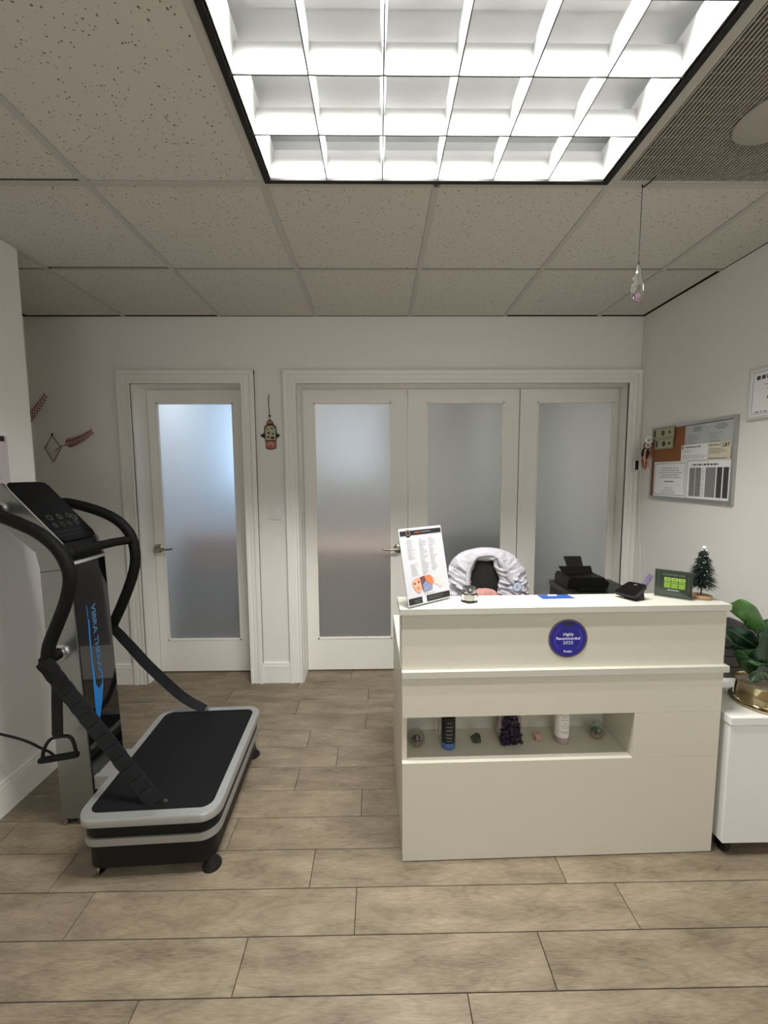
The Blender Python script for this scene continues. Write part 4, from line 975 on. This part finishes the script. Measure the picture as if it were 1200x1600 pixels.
def lapel(i0, i1, wmax):
    b = new(); A = []; B3 = []; n = i1-i0
    for i in range(i0, i1):
        q = (i-i0)/(n-1); ww = wmax*math.sin(PI*min(1, .08+q*.92))**.7; d = (r_out[i]-r_inn[i]); d.y = 0; d.normalize()
        A.append(r_inn[i]+V((0, -.010, 0))); B3.append(r_inn[i]+d*ww+V((0, -.024-.006*math.sin(q*9), 0)))
    v1 = [b.verts.new(p) for p in A]; v2 = [b.verts.new(p) for p in B3]
    for a in range(n-1): b.faces.new((v1[a], v1[a+1], v2[a+1], v2[a]))
    o = obj('lapel', b, coat_m, coat, smooth=60); m_ = o.modifiers.new('thickness', 'SOLIDIFY'); m_.thickness = .003
lapel(int(NC*.10), int(NC*.44), .030); lapel(int(NC*.60), int(NC*.93), .040)
# pink cushion
b = new(); cx2 = pY(757, 930, YC-.07)
for i in range(1): blob(b, V((cx2.x, YC-.075, cx2.z-.045)), .085, 6, .06, 2, 4, (1.15, .42, 1.0))
for v in b.verts:
    v.co.y += .004*math.sin(v.co.x*170)
tag(obj('pink_cushion', b, mat('dusty_pink_knit', (190, 138, 132), .85, var=.12, scale=60, bump=.4, bscale=250)), 'dusty pink cushion leaning on the black chair backrest under the coat', 'cushion')

# printer table and printer
t = thing('printer_table', 'black low table with a rounded end holding the black printer', 'table', (1.33, 2.52, 0))
o0 = [(1.145, 2.38), (1.42, 2.38), (1.50, 2.40), (1.545, 2.46), (1.55, 2.55), (1.55, 2.72), (1.145, 2.72)]
grey_t = mat('table_black', (34, 34, 34), .35, var=.05)
b = new(); prism(b, [V((x, y, .690)) for x, y in o0], [V((x, y, .722)) for x, y in o0]); obj('tabletop', b, grey_t, t, bevel=.003)
obj('side_panel', wbox(1.147, 1.167, 2.40, 2.71, 0, .690), black_m, t)
for x, y in ((1.50, 2.44), (1.52, 2.69), (1.20, 2.69)):
    b = new(); lathe(b, [(.016, 0), (.016, .690), (0, .690)], (x, y, 0), 16); obj('leg', b, black_m, t)
PZ = .7225; YP = 2.55
t = thing('printer', 'black inkjet printer with its paper support raised on the black table', 'printer', (1.30, YP, PZ))
b = new(); P0 = [(-.115, 0), (.135, 0), (.145, .035), (.118, .062), (.110, .070), (-.100, .070), (-.112, .05)]
px0 = pY(908, 915, YP).x
prism(b, [V((px0+x, YP-.06, PZ+z)) for x, z in P0], [V((px0+x, YP+.13, PZ+z)) for x, z in P0]); obj('body', b, black_m, t, bevel=.004)
b = new(); hexa(b, [V((px0+x, y, z)) for x, y, z in ((-.085, YP+.04, PZ+.06), (.095, YP+.04, PZ+.06), (.095, YP+.055, PZ+.06), (-.085, YP+.055, PZ+.06), (-.108, YP+.085, PZ+.108), (.102, YP+.085, PZ+.108), (.102, YP+.10, PZ+.108), (-.108, YP+.10, PZ+.108))]); obj('rear_cover', b, black_m, t, bevel=.002)
b = new(); hexa(b, [V((px0+x, y, z)) for x, y, z in ((-.050, YP+.075, PZ+.09), (.052, YP+.075, PZ+.09), (.052, YP+.085, PZ+.09), (-.050, YP+.085, PZ+.09), (-.062, YP+.12, PZ+.168), (.050, YP+.12, PZ+.168), (.050, YP+.13, PZ+.168), (-.062, YP+.13, PZ+.168))]); obj('paper_support', b, mat('smoked_plastic', (24, 24, 25), .3), t, bevel=.002)
b = new(); box(b, px0-.08, px0+.085, YP-.13, YP-.055, PZ+.004, PZ+.014); obj('output_tray', b, black_m, t, bevel=.003)

# ================================================================== RIGHT SIDE: CABINET, PLANT
t = thing('rolling_cabinet', 'low white cabinet on black casters beside the reception desk', 'cabinet', (1.49, 1.68, 0))
cab_m = mat('white_melamine', (226, 226, 222), .4, var=.01)
obj('body', wbox(1.276, 1.70, 1.412, 1.95, .055, .520), cab_m, t, bevel=.002)
obj('top', wbox(1.272, 1.704, 1.406, 1.954, .5215, .549), cab_m, t, bevel=.002)
obj('front_seam', wbox(1.2755, 1.7005, 1.4112, 1.414, .517, .5205), gink_m, t)
for x in (1.305, 1.66):
    for y in (1.455, 1.91):
        b = new(); lathe(b, [(.018, -.011), (.0245, -.007), (.0245, .007), (.018, .011), (0, .011)], (x, y-.012, .0250), 18, AXX); cs = obj('caster', b, rubber_m, t)
        b = new(); box(b, x-.018, x+.018, y-.025, y+.022, .044, .0548); box(b, x-.017, x-.0125, y-.026, y+.006, .015, .044); box(b, x+.0125, x+.017, y-.026, y+.006, .015, .044); obj('caster_fork', b, black_m, cs)
pc = V((1.480, 1.508, .5495))
t = thing('potted_plant', 'green broad-leaved plant in a shiny gold pot on the white cabinet', 'plant', pc)
gold = mat('polished_gold', (200, 184, 146), .13, 1, var=.03, scale=8)
b = new(); lathe(b, [(.101, .0004), (.105, .003), (.105, .008), (.094, .012), (.089, .017), (.091, .079), (.0925, .082), (.0895, .082), (.087, .075), (.085, .062), (0, .062)], pc, 56); obj('pot', b, gold, t, smooth=50)
b = new(); lathe(b, [(.0865, .062), (.0865, .073), (.05, .077), (0, .078)], pc, 32); obj('soil', b, mat('pale_gravel', (150, 140, 122), .9, var=.4, scale=140, bump=1, bscale=160), t)
def leaf_m(n, c): return mat(n, c, .38, var=.22, scale=14, spec=.6)
lm1 = leaf_m('leaf_bright', (70, 118, 50)); lm2 = leaf_m('leaf_dark', (26, 56, 36)); lm3 = leaf_m('leaf_mid', (40, 82, 40))
def leaf(name, pts, w, side, m, cup=.18, fold=0):
    P = spline(pts, 6); N = len(P); b = new(); rows = []
    for i, p in enumerate(P):
        q = i/(N-1); t_ = (P[min(i+1, N-1)]-P[max(i-1, 0)]).normalized(); s = V(side); s = (s-t_*s.dot(t_)).normalized(); n = s.cross(t_)
        ww = w*max(.03, math.sin(PI*min(1, q*.93+.05))**.75)
        rows.append([b.verts.new(p+s*ww*a+n*(cup*ww*abs(a)**1.5+.006*math.sin(q*16+3*abs(a))*abs(a))) for a in (-1, -.66, -.33, 0, .33, .66, 1)])
    for a, c in zip(rows, rows[1:]):
        for k in range(6): b.faces.new((a[k], a[k+1], c[k+1], c[k]))
    o = obj(name, b, m, t, smooth=80); md = o.modifiers.new('thickness', 'SOLIDIFY'); md.thickness = .0012
    b = new(); tube(b, [p+V((0, -.0005, .0008)) for p in P], [.0026-.0020*i/N for i in range(N)], 5); obj('midrib', b, mat('midrib_green', (96, 128, 72), .5, var=.05), o)
    return o
stem0 = pc+V((.02, 0, .08))
b = new(); tube(b, spline([stem0, stem0+V((.005, .0, .10)), stem0+V((.0, .01, .22))], 5), .007, 8); obj('stem', b, mat('stem_green', (60, 78, 48), .6), t)
YL = 1.48
leaf('leaf', [pY(1192, 992, YL+.03), pY(1181, 972, YL), pY(1166, 956, YL-.02), pY(1150, 947, YL-.03), pY(1138, 945, YL-.03)], .034, (-.45, .3, -.8), lm1)
leaf('leaf', [pY(1196, 1000, YL+.04), pY(1184, 984, YL+.02), pY(1170, 976, YL+.01), pY(1158, 978, YL)], .016, (0, .6, -.8), lm3)
leaf('leaf', [pY(1190, 1016, YL+.05), pY(1172, 1004, YL+.04), pY(1154, 992, YL+.05), pY(1134, 981, YL+.08)], .036, (-.35, .2, -.9), lm2)
leaf('leaf', [pY(1186, 1030, YL+.08), pY(1166, 1020, YL+.08), pY(1148, 1014, YL+.09), pY(1132, 1010, YL+.10)], .017, (-.1, .5, -.85), lm2)
leaf('leaf', [pY(1188, 1058, YL+.04), pY(1178, 1038, YL+.02), pY(1166, 1024, YL+.0), pY(1152, 1016, YL+.0)], .044, (.75, .2, -.6), lm3)
leaf('leaf', [pY(1194, 1056, YL+.03), pY(1192, 1030, YL), pY(1193, 1004, YL-.02), pY(1197, 985, YL-.02)], .040, (1, .1, 0), lm2)
leaf('leaf', [pY(1205, 1050, YL+.03), pY(1215, 1020, YL), pY(1228, 998, YL-.02), pY(1246, 985, YL-.02)], .042, (.7, .1, .5), lm3)
leaf('leaf', [pY(1200, 1060, YL+.0), pY(1192, 1052, YL-.03), pY(1182, 1054, YL-.05), pY(1175, 1064, YL-.06)], .026, (.5, .3, .6), lm2)
leaf('leaf', [pY(1196, 1010, YL+.06), pY(1206, 985, YL+.05), pY(1214, 968, YL+.05), pY(1226, 952, YL+.05)], .034, (.7, 0, .6), lm3)
leaf('leaf', [pc+V((.05, .05, .12)), pc+V((.10, .10, .22)), pc+V((.16, .13, .28)), pc+V((.21, .14, .27))], .045, (-.3, 1, 0), lm2)
leaf('leaf', [pc+V((.0, .05, .12)), pc+V((-.03, .12, .20)), pc+V((-.05, .19, .25)), pc+V((-.06, .25, .24))], .040, (1, .3, 0), lm2)
# dark crate and ornament behind the pot
t = thing('slatted_crate', 'dark grey wooden slatted crate behind the gold pot on the cabinet', 'crate', (1.55, 1.80, .5495))
slate = mat('dark_grey_wood', (84, 80, 80), .7, var=.2, scale=18)
for k in range(4):
    b = new(); box(b, 1.40, 1.695, 1.70, 1.712, .551+.048*k, .594+.048*k); obj('slat', b, slate, t, bevel=.002)
    b = new(); box(b, 1.40, 1.695, 1.915, 1.927, .551+.048*k, .594+.048*k); obj('slat', b, slate, t, bevel=.002)
for x in (1.40, 1.683):
    b = new(); box(b, x, x+.012, 1.712, 1.915, .551, .738); obj('end_board', b, slate, t)
c = V((1.385, 1.64, .5495)); b = new(); rn = random.Random(4)
blob(b, c+V((0, 0, .022)), .024, 8, .35, 2.4, 2, (.9, .9, 1.0), flat=-.0215)
tag(obj('dark_geode', b, mat('dark_geode', (52, 38, 46), .3, var=.7, scale=50), smooth=0), 'small dark purple and white geode beside the gold pot', 'stone')

# ================================================================== RIGHT WALL
WR = RX
def WF(y, z, d=0): return Fr((WR-d, y, z), (0, -1, 0), (0, 0, 1))          # u runs towards the camera
by0, by1, bz0, bz1 = 2.612, 1.992, 1.276, 1.712
t = thing('pin_board', 'grey framed cork pin board covered with papers on the right wall', 'board', (WR, (by0+by1)/2, bz0))
F = WF(by0, bz0); bw, bh = by0-by1, bz1-bz0
b = new(); fbox(b, F, .004, bw-.004, .004, bh-.004, .0005, .009)
cork = mat('cork', (142, 92, 58), .9, var=.3, scale=160, bump=.4, bscale=300); obj('cork_sheet', b, cork, t, smooth=0)
fw_ = .016
for a in ((0, bw, 0, fw_), (0, bw, bh-fw_, bh), (0, fw_, fw_, bh-fw_), (bw-fw_, bw, fw_, bh-fw_)):
    b = new(); fbox(b, F, a[0], a[1], a[2], a[3], .0005, .016); obj('frame_bar', b, alu_m, t, bevel=.003)
def pinned(name, label, cat, y0, y1, z0, z1, m, d=.0095, tilt=0):
    F = WF(y0, z0, d); w_, h_ = y0-y1, z1-z0; b = new(); fbox(b, F, 0, w_, 0, h_, 0, .0012); o = obj(name, b, m, smooth=0); tag(o, label, cat)
    b = new(); lathe(b, [(.0045, 0), (.0045, .004), (.003, .006), (0, .006)], F(w_*.5, h_-.008, .0012), 10, Matrix.Rotation(-PI/2, 3, 'Y')); obj('push_pin', b, white_m, o)
    return o, Fr(F(0, 0, .0012), F.r, F.u), w_, h_
o, F2, w_, h_ = pinned('licence_sheet', 'pale grey double licence sheet pinned at the top right of the board', 'paper', 2.330, 2.012, 1.560, 1.693, greyp_m)
obj('sheet_print', lines(F2, textrows(.012, w_*.32, .02, h_*.62, 6, 1, (.5, 1), .3)+textrows(w_*.55, w_*.80, .02, h_*.62, 6, 2, (.5, 1), .3)), gink_m, o, smooth=0)
obj('heading_print', lines(F2, textrows(w_*.14, w_*.42, h_*.70, h_*.92, 3, 3, (.5, 1), .55, 1)+textrows(w_*.62, w_*.92, h_*.70, h_*.92, 3, 4, (.5, 1), .55, 1)), dgink_m if 0 else gink_m, o, smooth=0)
obj('fold_line', lines(F2, [(w_*.5, w_*.5+.0012, 0, h_)]), gink_m, o, smooth=0)
o, F2, w_, h_ = pinned('form_slip', 'white printed form slip pinned in the middle of the board', 'paper', 2.352, 2.156, 1.501, 1.588, paper_m, .0108)
obj('slip_print', lines(F2, textrows(.03, w_*.8, h_*.76, h_*.92, 1, 5, (.8, 1), .6)+textrows(.012, w_*.4, h_*.48, h_*.70, 3, 6, (.6, 1), .3)+textrows(.008, w_*.97, h_*.08, h_*.36, 3, 7, (.9, 1), .3)), gink_m, o, smooth=0)
obj('slip_mark', lines(F2, [(.008, .016, h_*.72, h_*.95)]), ink_m, o, smooth=0)
o, F2, w_, h_ = pinned('yellow_slip', 'pale yellow tax slip with bold black letters on the pin board', 'paper', 2.160, 2.016, 1.497, 1.588, cream_p, .0122)
txt('lettering', 'LBT', F2, w_*.80, h_*.82, .026, ink_m, o, .042, d=.0005, bold=.0006)
obj('slip_print', lines(F2, textrows(.006, w_*.62, h_*.80, h_*.92, 1, 8, (.9, 1), .4)+textrows(.012, w_*.95, h_*.36, h_*.68, 4, 9, (.5, .9), .3)+textrows(.006, w_*.9, h_*.06, h_*.16, 1, 10, (.9, 1), .5)), dgink_m, o, smooth=0)
o, F2, w_, h_ = pinned('certificate_sheet', 'white certificate sheet with a thin dark border on the pin board', 'certificate', 2.572, 2.300, 1.2935, 1.500, paper_m, .0122)
def border(F, w_, h_, i, th, m, par):
    for r in ((i, w_-i, i, i+th), (i, w_-i, h_-i-th, h_-i), (i, i+th, i+th, h_-i-th), (w_-i-th, w_-i, i+th, h_-i-th)): obj('border_line', lines(F, [r]), m, par, smooth=0)
border(F2, w_, h_, .010, .0022, dgink_m, o)
obj('certificate_print', lines(F2, textrows(w_*.16, w_*.88, h_*.52, h_*.84, 5, 11, (.4, 1), .26, 1)+textrows(w_*.36, w_*.64, h_*.40, h_*.46, 1, 12, (.9, 1), .5, 1)+textrows(w_*.25, w_*.72, h_*.08, h_*.28, 4, 13, (.4, 1), .24, 1)), dgink_m, o, smooth=0)
o, F2, w_, h_ = pinned('chart_sheet', 'white chart sheet with grey and black columns on the pin board', 'chart', 2.297, 2.010, 1.2935, 1.498, paper_m, .0110)
g1 = mat('mid_grey_print', (128, 128, 126), .7, var=.2, scale=120); g2 = mat('charcoal_print', (66, 66, 64), .7, var=.25, scale=120)
for a, c, m_ in ((.07, .21, g1), (.22, .36, g1), (.46, .70, g1), (.715, .84, g2), (.855, .98, g2)): obj('chart_column', lines(F2, [(w_*a, w_*c*.985, h_*.06, h_*.82)]), m_, o, smooth=0)
obj('chart_print', lines(F2, textrows(w_*.38, w_*.45, h_*.06, h_*.82, 16, 14, (.5, 1), .3)+textrows(w_*.12, w_*.74, h_*.86, h_*.93, 1, 15, (1, 1), .6)), dgink_m, o, smooth=0)
bill = mat('banknote_green', (176, 174, 148), .7, var=.12, scale=80); bink = mat('banknote_ink', (66, 70, 56), .7, var=.2, scale=90)
for nm, y0, y1, z0, z1, d, lb in (('banknote', 2.596, 2.405, 1.640, 1.706, .0190, 'upper green banknote pinned at the top left of the board'), ('banknote', 2.572, 2.412, 1.576, 1.640, .0175, 'lower green banknote pinned under another one on the board')):
    F = WF(y0, z0, d); w_, h_ = y0-y1, z1-z0; b = new(); fbox(b, F, 0, w_, 0, h_, 0, .001); o = tag(obj(nm, b, bill, smooth=0), lb, 'banknote', 'banknotes on the pin board'); F2 = Fr(F(0, 0, .001), F.r, F.u)
    border(F2, w_, h_, .004, .0022, bink, o)
    obj('portrait_oval', fdisc(F2, 0, .016, .0003, .0005, 20, w_*.5, h_*.5), bink, o, smooth=0); obj('seal', fdisc(F2, 0, .010, .0003, .0005, 16, w_*.80, h_*.5), bink, o, smooth=0)
    obj('corner_print', lines(F2, [(w_*.07, w_*.17, h_*.2, h_*.8)]), bink, o, smooth=0)
b = new(); F = Fr((WR-.040, 2.596, 1.640), (.72, -.69, 0), (0, 0, 1)); N = 20
tube(b, [F(.017*math.cos(q), .017*math.sin(q), .004) for q in [.7+(2*PI-1.4)*k/N for k in range(N+1)]], .0055, 8)
tag(obj('white_hook', b, mat('bright_white_plastic', (244, 244, 242), .35)), 'bright white C shaped hook at the left edge of the pin board', 'hook')
# dream catcher
t = thing('dream_catcher', 'small brown feathered dream catcher hanging at the pin board left edge', 'ornament', (WR, 2.604, 1.45))
F = Fr((WR-.038, 2.606, 1.606), (.72, -.69, 0), (0, 0, 1)); brn = mat('brown_leather', (98, 58, 42), .7, var=.2)
b = new(); tube(b, [F(.022*math.cos(2*PI*k/24), .022*math.sin(2*PI*k/24)) for k in range(24)], .0035, 8, closed=True); obj('hoop', b, mat('dark_brown_wrap', (52, 36, 30), .7), t)
obj('web_disc', fdisc(F, 0, .0195, -.0006, .0006, 24), mat('pale_pink_web', (206, 186, 180), .7, var=.15, scale=200), t)
obj('web_bead', fdisc(F, 0, .006, .0006, .004, 16), mat('mauve_bead', (140, 96, 96), .5), t)
b = new(); tube(b, [F(0, .022), F(.002, .034, -.004)], .0015, 6); obj('hanging_loop', b, brn, t)
feather = [mat('feather_dark', (50, 34, 30), .8, var=.3, scale=90), mat('feather_rust', (150, 84, 62), .8, var=.3, scale=90), mat('feather_pale', (196, 150, 128), .8, var=.2)]
for k, (u0, v0, u1, v1, wf, c) in enumerate(((-.020, -.012, -.030, -.075, .011, 0), (-.030, -.070, -.020, -.150, .007, 1), (0, -.022, -.004, -.090, .012, 0), (-.004, -.088, -.010, -.158, .007, 1), (.020, -.012, .016, -.085, .008, 1), (.010, -.06, .006, -.150, .006, 2), (-.014, -.02, -.016, -.11, .006, 2))):
    b = new(); n = 8; A = []; B2 = []
    for i in range(n+1):
        q = i/n; ww = wf*math.sin(PI*(.08+.90*q))**.8; u = u0+(u1-u0)*q; v = v0+(v1-v0)*q; A.append((u-ww, v)); B2.append((u+ww, v))
    pl = A+B2[::-1]; prism(b, [F(u, v, .001*k-.003) for u, v in pl], [F(u, v, .001*k-.002) for u, v in pl]); obj('feather', b, feather[c], t, smooth=0)
# framed certificate
F = WF(1.945, 1.676); w_, h_ = .300, .232
t = thing('framed_certificate', 'white framed certificate on the right wall at the picture edge', 'certificate', F(w_/2, 0))
for a in ((0, w_, 0, .012), (0, w_, h_-.012, h_), (0, .012, .012, h_-.012), (w_-.012, w_, .012, h_-.012)):
    b = new(); fbox(b, F, a[0], a[1], a[2], a[3], .0005, .016); obj('frame_bar', b, mat('pale_frame', (206, 206, 204), .4), t, bevel=.002)
b = new(); fbox(b, F, .010, w_-.010, .010, h_-.010, .0008, .010); sh = obj('sheet', b, paper_m, t, smooth=0); F2 = Fr(F(.012, .012, .0102), F.r, F.u); w2, h2 = w_-.024, h_-.024
border(F2, w2, h2, .010, .0018, dgink_m, sh)
obj('certificate_print', lines(F2, textrows(w2*.10, w2*.9, h2*.76, h2*.88, 1, 21, (1, 1), .7, 1)+textrows(w2*.25, w2*.75, h2*.44, h2*.70, 3, 22, (.5, 1), .22, 1)+textrows(w2*.3, w2*.7, h2*.34, h2*.42, 1, 23, (.8, 1), .6, 1)+textrows(w2*.10, w2*.9, h2*.06, h2*.12, 1, 24, (.2, .3), .3)), dgink_m, sh, smooth=0)
# wall sensor and cable on the corner
t = thing('wall_sensor', 'small white wall sensor with a black window beside the door casing', 'sensor', (1.715, BY-.03, 1.46))
c = pY(996, 727, BY-.035)
b = new(); box(b, c.x-.026, c.x+.016, BY-.050, BY-.0225, c.z-.040, c.z+.038); obj('body', b, white_m, t, bevel=.004)
b = new(); box(b, c.x-.024, c.x-.004, BY-.052, BY-.049, c.z-.030, c.z+.030); obj('sensor_window', b, gloss_m, t, bevel=.001)
b = new(); YW = BY-.012
pts = spline([V((WR-.005, YW-.014, CH-.004)), V((WR-.005, YW-.014, 2.15)), V((WR-.006, YW-.016, 1.80)), V((WR-.008, YW-.020, 1.58)), V((WR-.006, YW-.040, 1.48)), V((WR-.006, YW-.036, 1.30)), V((WR-.006, YW-.060, 1.06)), V((WR-.006, YW-.085, .80)), V((WR-.006, YW-.10, .30))], 6)
tube(b, pts, .0032, 6); tag(obj('sensor_cable', b, white_m), 'thin white cable running down the corner beside the wall sensor', 'cable')

# ================================================================== LEFT AND BACK WALL THINGS
F = Fr((LX+.0006, 1.64, 1.36), (0, 1, 0), (0, 0, 1)); w_, h_ = .196, .268
b = new(); fbox(b, F, 0, w_, 0, h_, 0, .0015); o = tag(obj('wall_poster', b, mat('pinkish_paper', (206, 196, 198), .7, var=.03), smooth=0), 'pinkish paper poster with a dark header on the left wall', 'poster'); F2 = Fr(F(0, 0, .0015), F.r, F.u)
obj('header_band', lines(F2, [(.006, w_-.012, h_-.045, h_-.022)]), ink_m, o, smooth=0); obj('white_margin', lines(F2, [(0, w_, h_-.02, h_-.001)], .0004), paper_m, o, smooth=0)
obj('poster_print', lines(F2, textrows(.02, w_*.85, .02, h_*.74, 14, 31, (.5, 1), .2)), gink_m, o, smooth=0)

red = mat('dried_red_frond', (140, 46, 36), .8, var=.25, scale=60); brass = mat('dull_brass', (150, 142, 122), .4, .6, var=.05)
def frond_bm(P0, P1, n, L0, droop=.012):
    """Stem from P0 to P1 with paired leaflets; returns (stem, leaflets)."""
    ax = (P1-P0); pts = [P0.lerp(P1, q/10)+V((0, 0, -droop*math.sin(PI*q/10))) for q in range(11)]
    s = new(); tube(s, pts, [.0022-.0013*q/10 for q in range(11)], 6)
    lf = []; T_ = ax.normalized(); N_ = V((0, -1, 0)).cross(T_).normalized()
    for k in range(n):
        q = .12+.86*k/(n-1); base = P0.lerp(P1, q)+V((0, 0, -droop*math.sin(PI*q)))
        L = L0*(1-.55*q)*(1 if q > .1 else .7)
        for sg in (-1, 1):
            d = (T_*.80+N_*sg*.75).normalized(); e = base+d*L+V((0, -.006, 0)); w2 = T_*.0062; m1 = base.lerp(e, .5)
            b = new(); A = [base-w2*.4, m1-w2+V((0, -.001, 0)), e, m1+w2+V((0, -.001, 0))]; y = V((0, -.0012, 0)); prism(b, A, [p+y for p in A]); lf.append(b)
    return s, lf
def planter(label, pt, tip, leaf_tip, n, L0):
    top, bot, le, ri_ = pt; o = V((0, -.004, 0)); t = thing('wall_planter', label, 'wall ornament', (top+bot)/2, 'diamond wall planters with red fronds')
    b = new(); tube(b, [p+o for p in (top, ri_, bot, le)], .0036, 8, closed=True); obj('diamond_frame', b, brass, t)
    b = new(); lathe(b, [(.006, 0), (.006, .006), (.003, .009), (0, .009)], top+V((0, 0, .006)), 12, AXY); obj('wall_nail', b, black_m, t)
    b = new(); f = V((0, -.020, 0)); A = [le+o, ri_+o, bot+o]; mid_ = (le+ri_)/2+f
    q = [b.verts.new(p) for p in (le+o, ri_+o, bot+o, mid_+V((0, 0, .0)))]
    b.faces.new((q[0], q[3], q[2])); b.faces.new((q[3], q[1], q[2])); b.faces.new((q[0], q[2], q[1])); b.faces.new((q[0], q[1], q[3])); obj('pocket', b, mat('pocket_greige', (206, 201, 190), .6), t, smooth=0)
    P0 = (le+ri_)/2+V((.02, -.012, -.02)); mid_p = ri_+V((.015, -.012, .012))
    s, lf = frond_bm(mid_p, tip, n, L0); tube(s, [P0, ri_+V((-.01, -.012, 0)), mid_p], .0022, 6)
    st = obj('frond_stem', s, red, t)
    for l in lf: obj('leaflet', l, red, st, smooth=0)
W = lambda x, y: pY(x, y, BY-.002)
planter('brass diamond wall planter holding a red frond beside the left door', (W(82, 680), W(84, 722), W(70.5, 700), W(96, 700)), pY(143, 675, BY-.02), None, 13, .055)
sh_ = W(14, 664)-W(82, 700)
planter('upper left wall planter with a red frond partly behind the wall corner', tuple(W(x, y)+V((-.262, 0, .118)) for x, y in ((82, 680), (84, 722), (70.5, 700), (96, 700))), pY(71, 620, BY-.02), None, 12, .062)

# hamsa
t = thing('hamsa_ornament', 'small hamsa hand ornament on a black cord between the doors', 'ornament', pY(423, 700, BY))
F = Fr(pY(422.5, 682, BY-.003), (1, 0, 0), (0, 0, 1)); F = Fr(F.o, (1, 0, 0), (0, 0, 1)); S = .00428
def hp(pts): return [((x-422.5)*S, (682-y)*S) for x, y in pts]
ol = [(413.5, 676), (414, 668), (417, 664.5), (421, 663), (425, 663), (429, 664.5), (432, 668), (432.5, 676), (434, 678), (438, 680), (435, 683), (432, 684.5), (431.5, 688), (431.5, 700), (427, 701.5), (422.5, 702.5), (418, 701.5), (415.5, 700), (415, 688), (413.5, 684.5), (410, 683), (407, 680), (411.5, 678)]
b = new(); q = hp(ol); prism(b, [F(u, v, 0) for u, v in q], [F(u, v, .005) for u, v in q]); hb = obj('hand_plate', b, mat('dark_bronze', (46, 40, 36), .4, .5, var=.2, scale=60), t, bevel=.0008)
b = new(); q = hp([(415, 677), (415.5, 670), (418, 666.5), (423, 665.5), (428, 666.5), (431, 670), (431.2, 677), (430.6, 687.5), (415.6, 687.5)]); prism(b, [F(u, v, .0052) for u, v in q], [F(u, v, .0068) for u, v in q]); obj('enamel_panel', b, mat('cream_enamel', (176, 168, 140), .35, var=.15, scale=60), t)
b = new(); q = hp([(416, 689), (431, 689), (431, 699), (423, 701.5), (416, 699)]); prism(b, [F(u, v, .0052) for u, v in q], [F(u, v, .0068) for u, v in q]); obj('enamel_panel', b, mat('rose_enamel', (164, 96, 84), .35, var=.5, scale=90), t)
b = new(); q = hp([(417, 663.8), (418, 659.5), (420.5, 657), (422.5, 656), (424.5, 657), (427, 659.5), (428.5, 663.8)]); prism(b, [F(u, v, 0) for u, v in q], [F(u, v, .005) for u, v in q]); obj('crown', b, mat('copper', (140, 84, 66), .4, .6, var=.2), t)
for x, y, r in ((421, 660.5, .0035), (425, 660.5, .0035)): obj('crystal_stud', fdisc(F, 0, r, .005, .0075, 12, (x-422.5)*S, (682-y)*S), mat('pale_stud', (226, 208, 200), .2), t)
for x, y, sx in ((420.5, 677, .009), (427, 678, .008), (419.5, 683, .008), (426, 684.5, .012), (419, 671, .005), (425.5, 670, .006)):
    b = new(); pp = [((x-422.5)*S+sx*math.cos(a)*(1+.3*math.sin(3*a)), (682-y)*S+sx*.75*math.sin(a)) for a in [2*PI*k/9 for k in range(9)]]; b.faces.new([b.verts.new(F(u, v, .0072)) for u, v in pp]); obj('dark_motif', b, ink_m, t, smooth=0)
for x, y in ((419.5, 694), (426.5, 694), (423, 692)): obj('pale_motif', fdisc(F, .004, .0075, .0069, .0074, 14, (x-422.5)*S, (682-y)*S), mat('pale_rose', (220, 176, 164), .4), t)
b = new(); tube(b, spline([F(0, (682-657)*S, .003), F(-.001, (682-650)*S, .003), F(-.004, (682-635)*S, .004), F(-.002, (682-619)*S, .003)], 5), .0022, 6); obj('cord', b, ink_m, t)
b = new(); blob(b, F(0, (682-651)*S, .004), .0075, 1, .1, sub=2); obj('bead', b, ink_m, t)
# light switch
F = Fr(pY(431, 798, BY-.0005), (1, 0, 0), (0, 0, 1)); t = thing('light_switch', 'white rocker light switch plate on the wall between the doors', 'switch', F(0, -.058))
b = new(); fbox(b, F, -.036, .036, -.058, .058, 0, .006); obj('cover_plate', b, white_m, t, bevel=.002)
b = new(); fbox(b, F, -.016, .016, -.033, .033, .006, .010); obj('rocker', b, white_m, t, bevel=.0015)
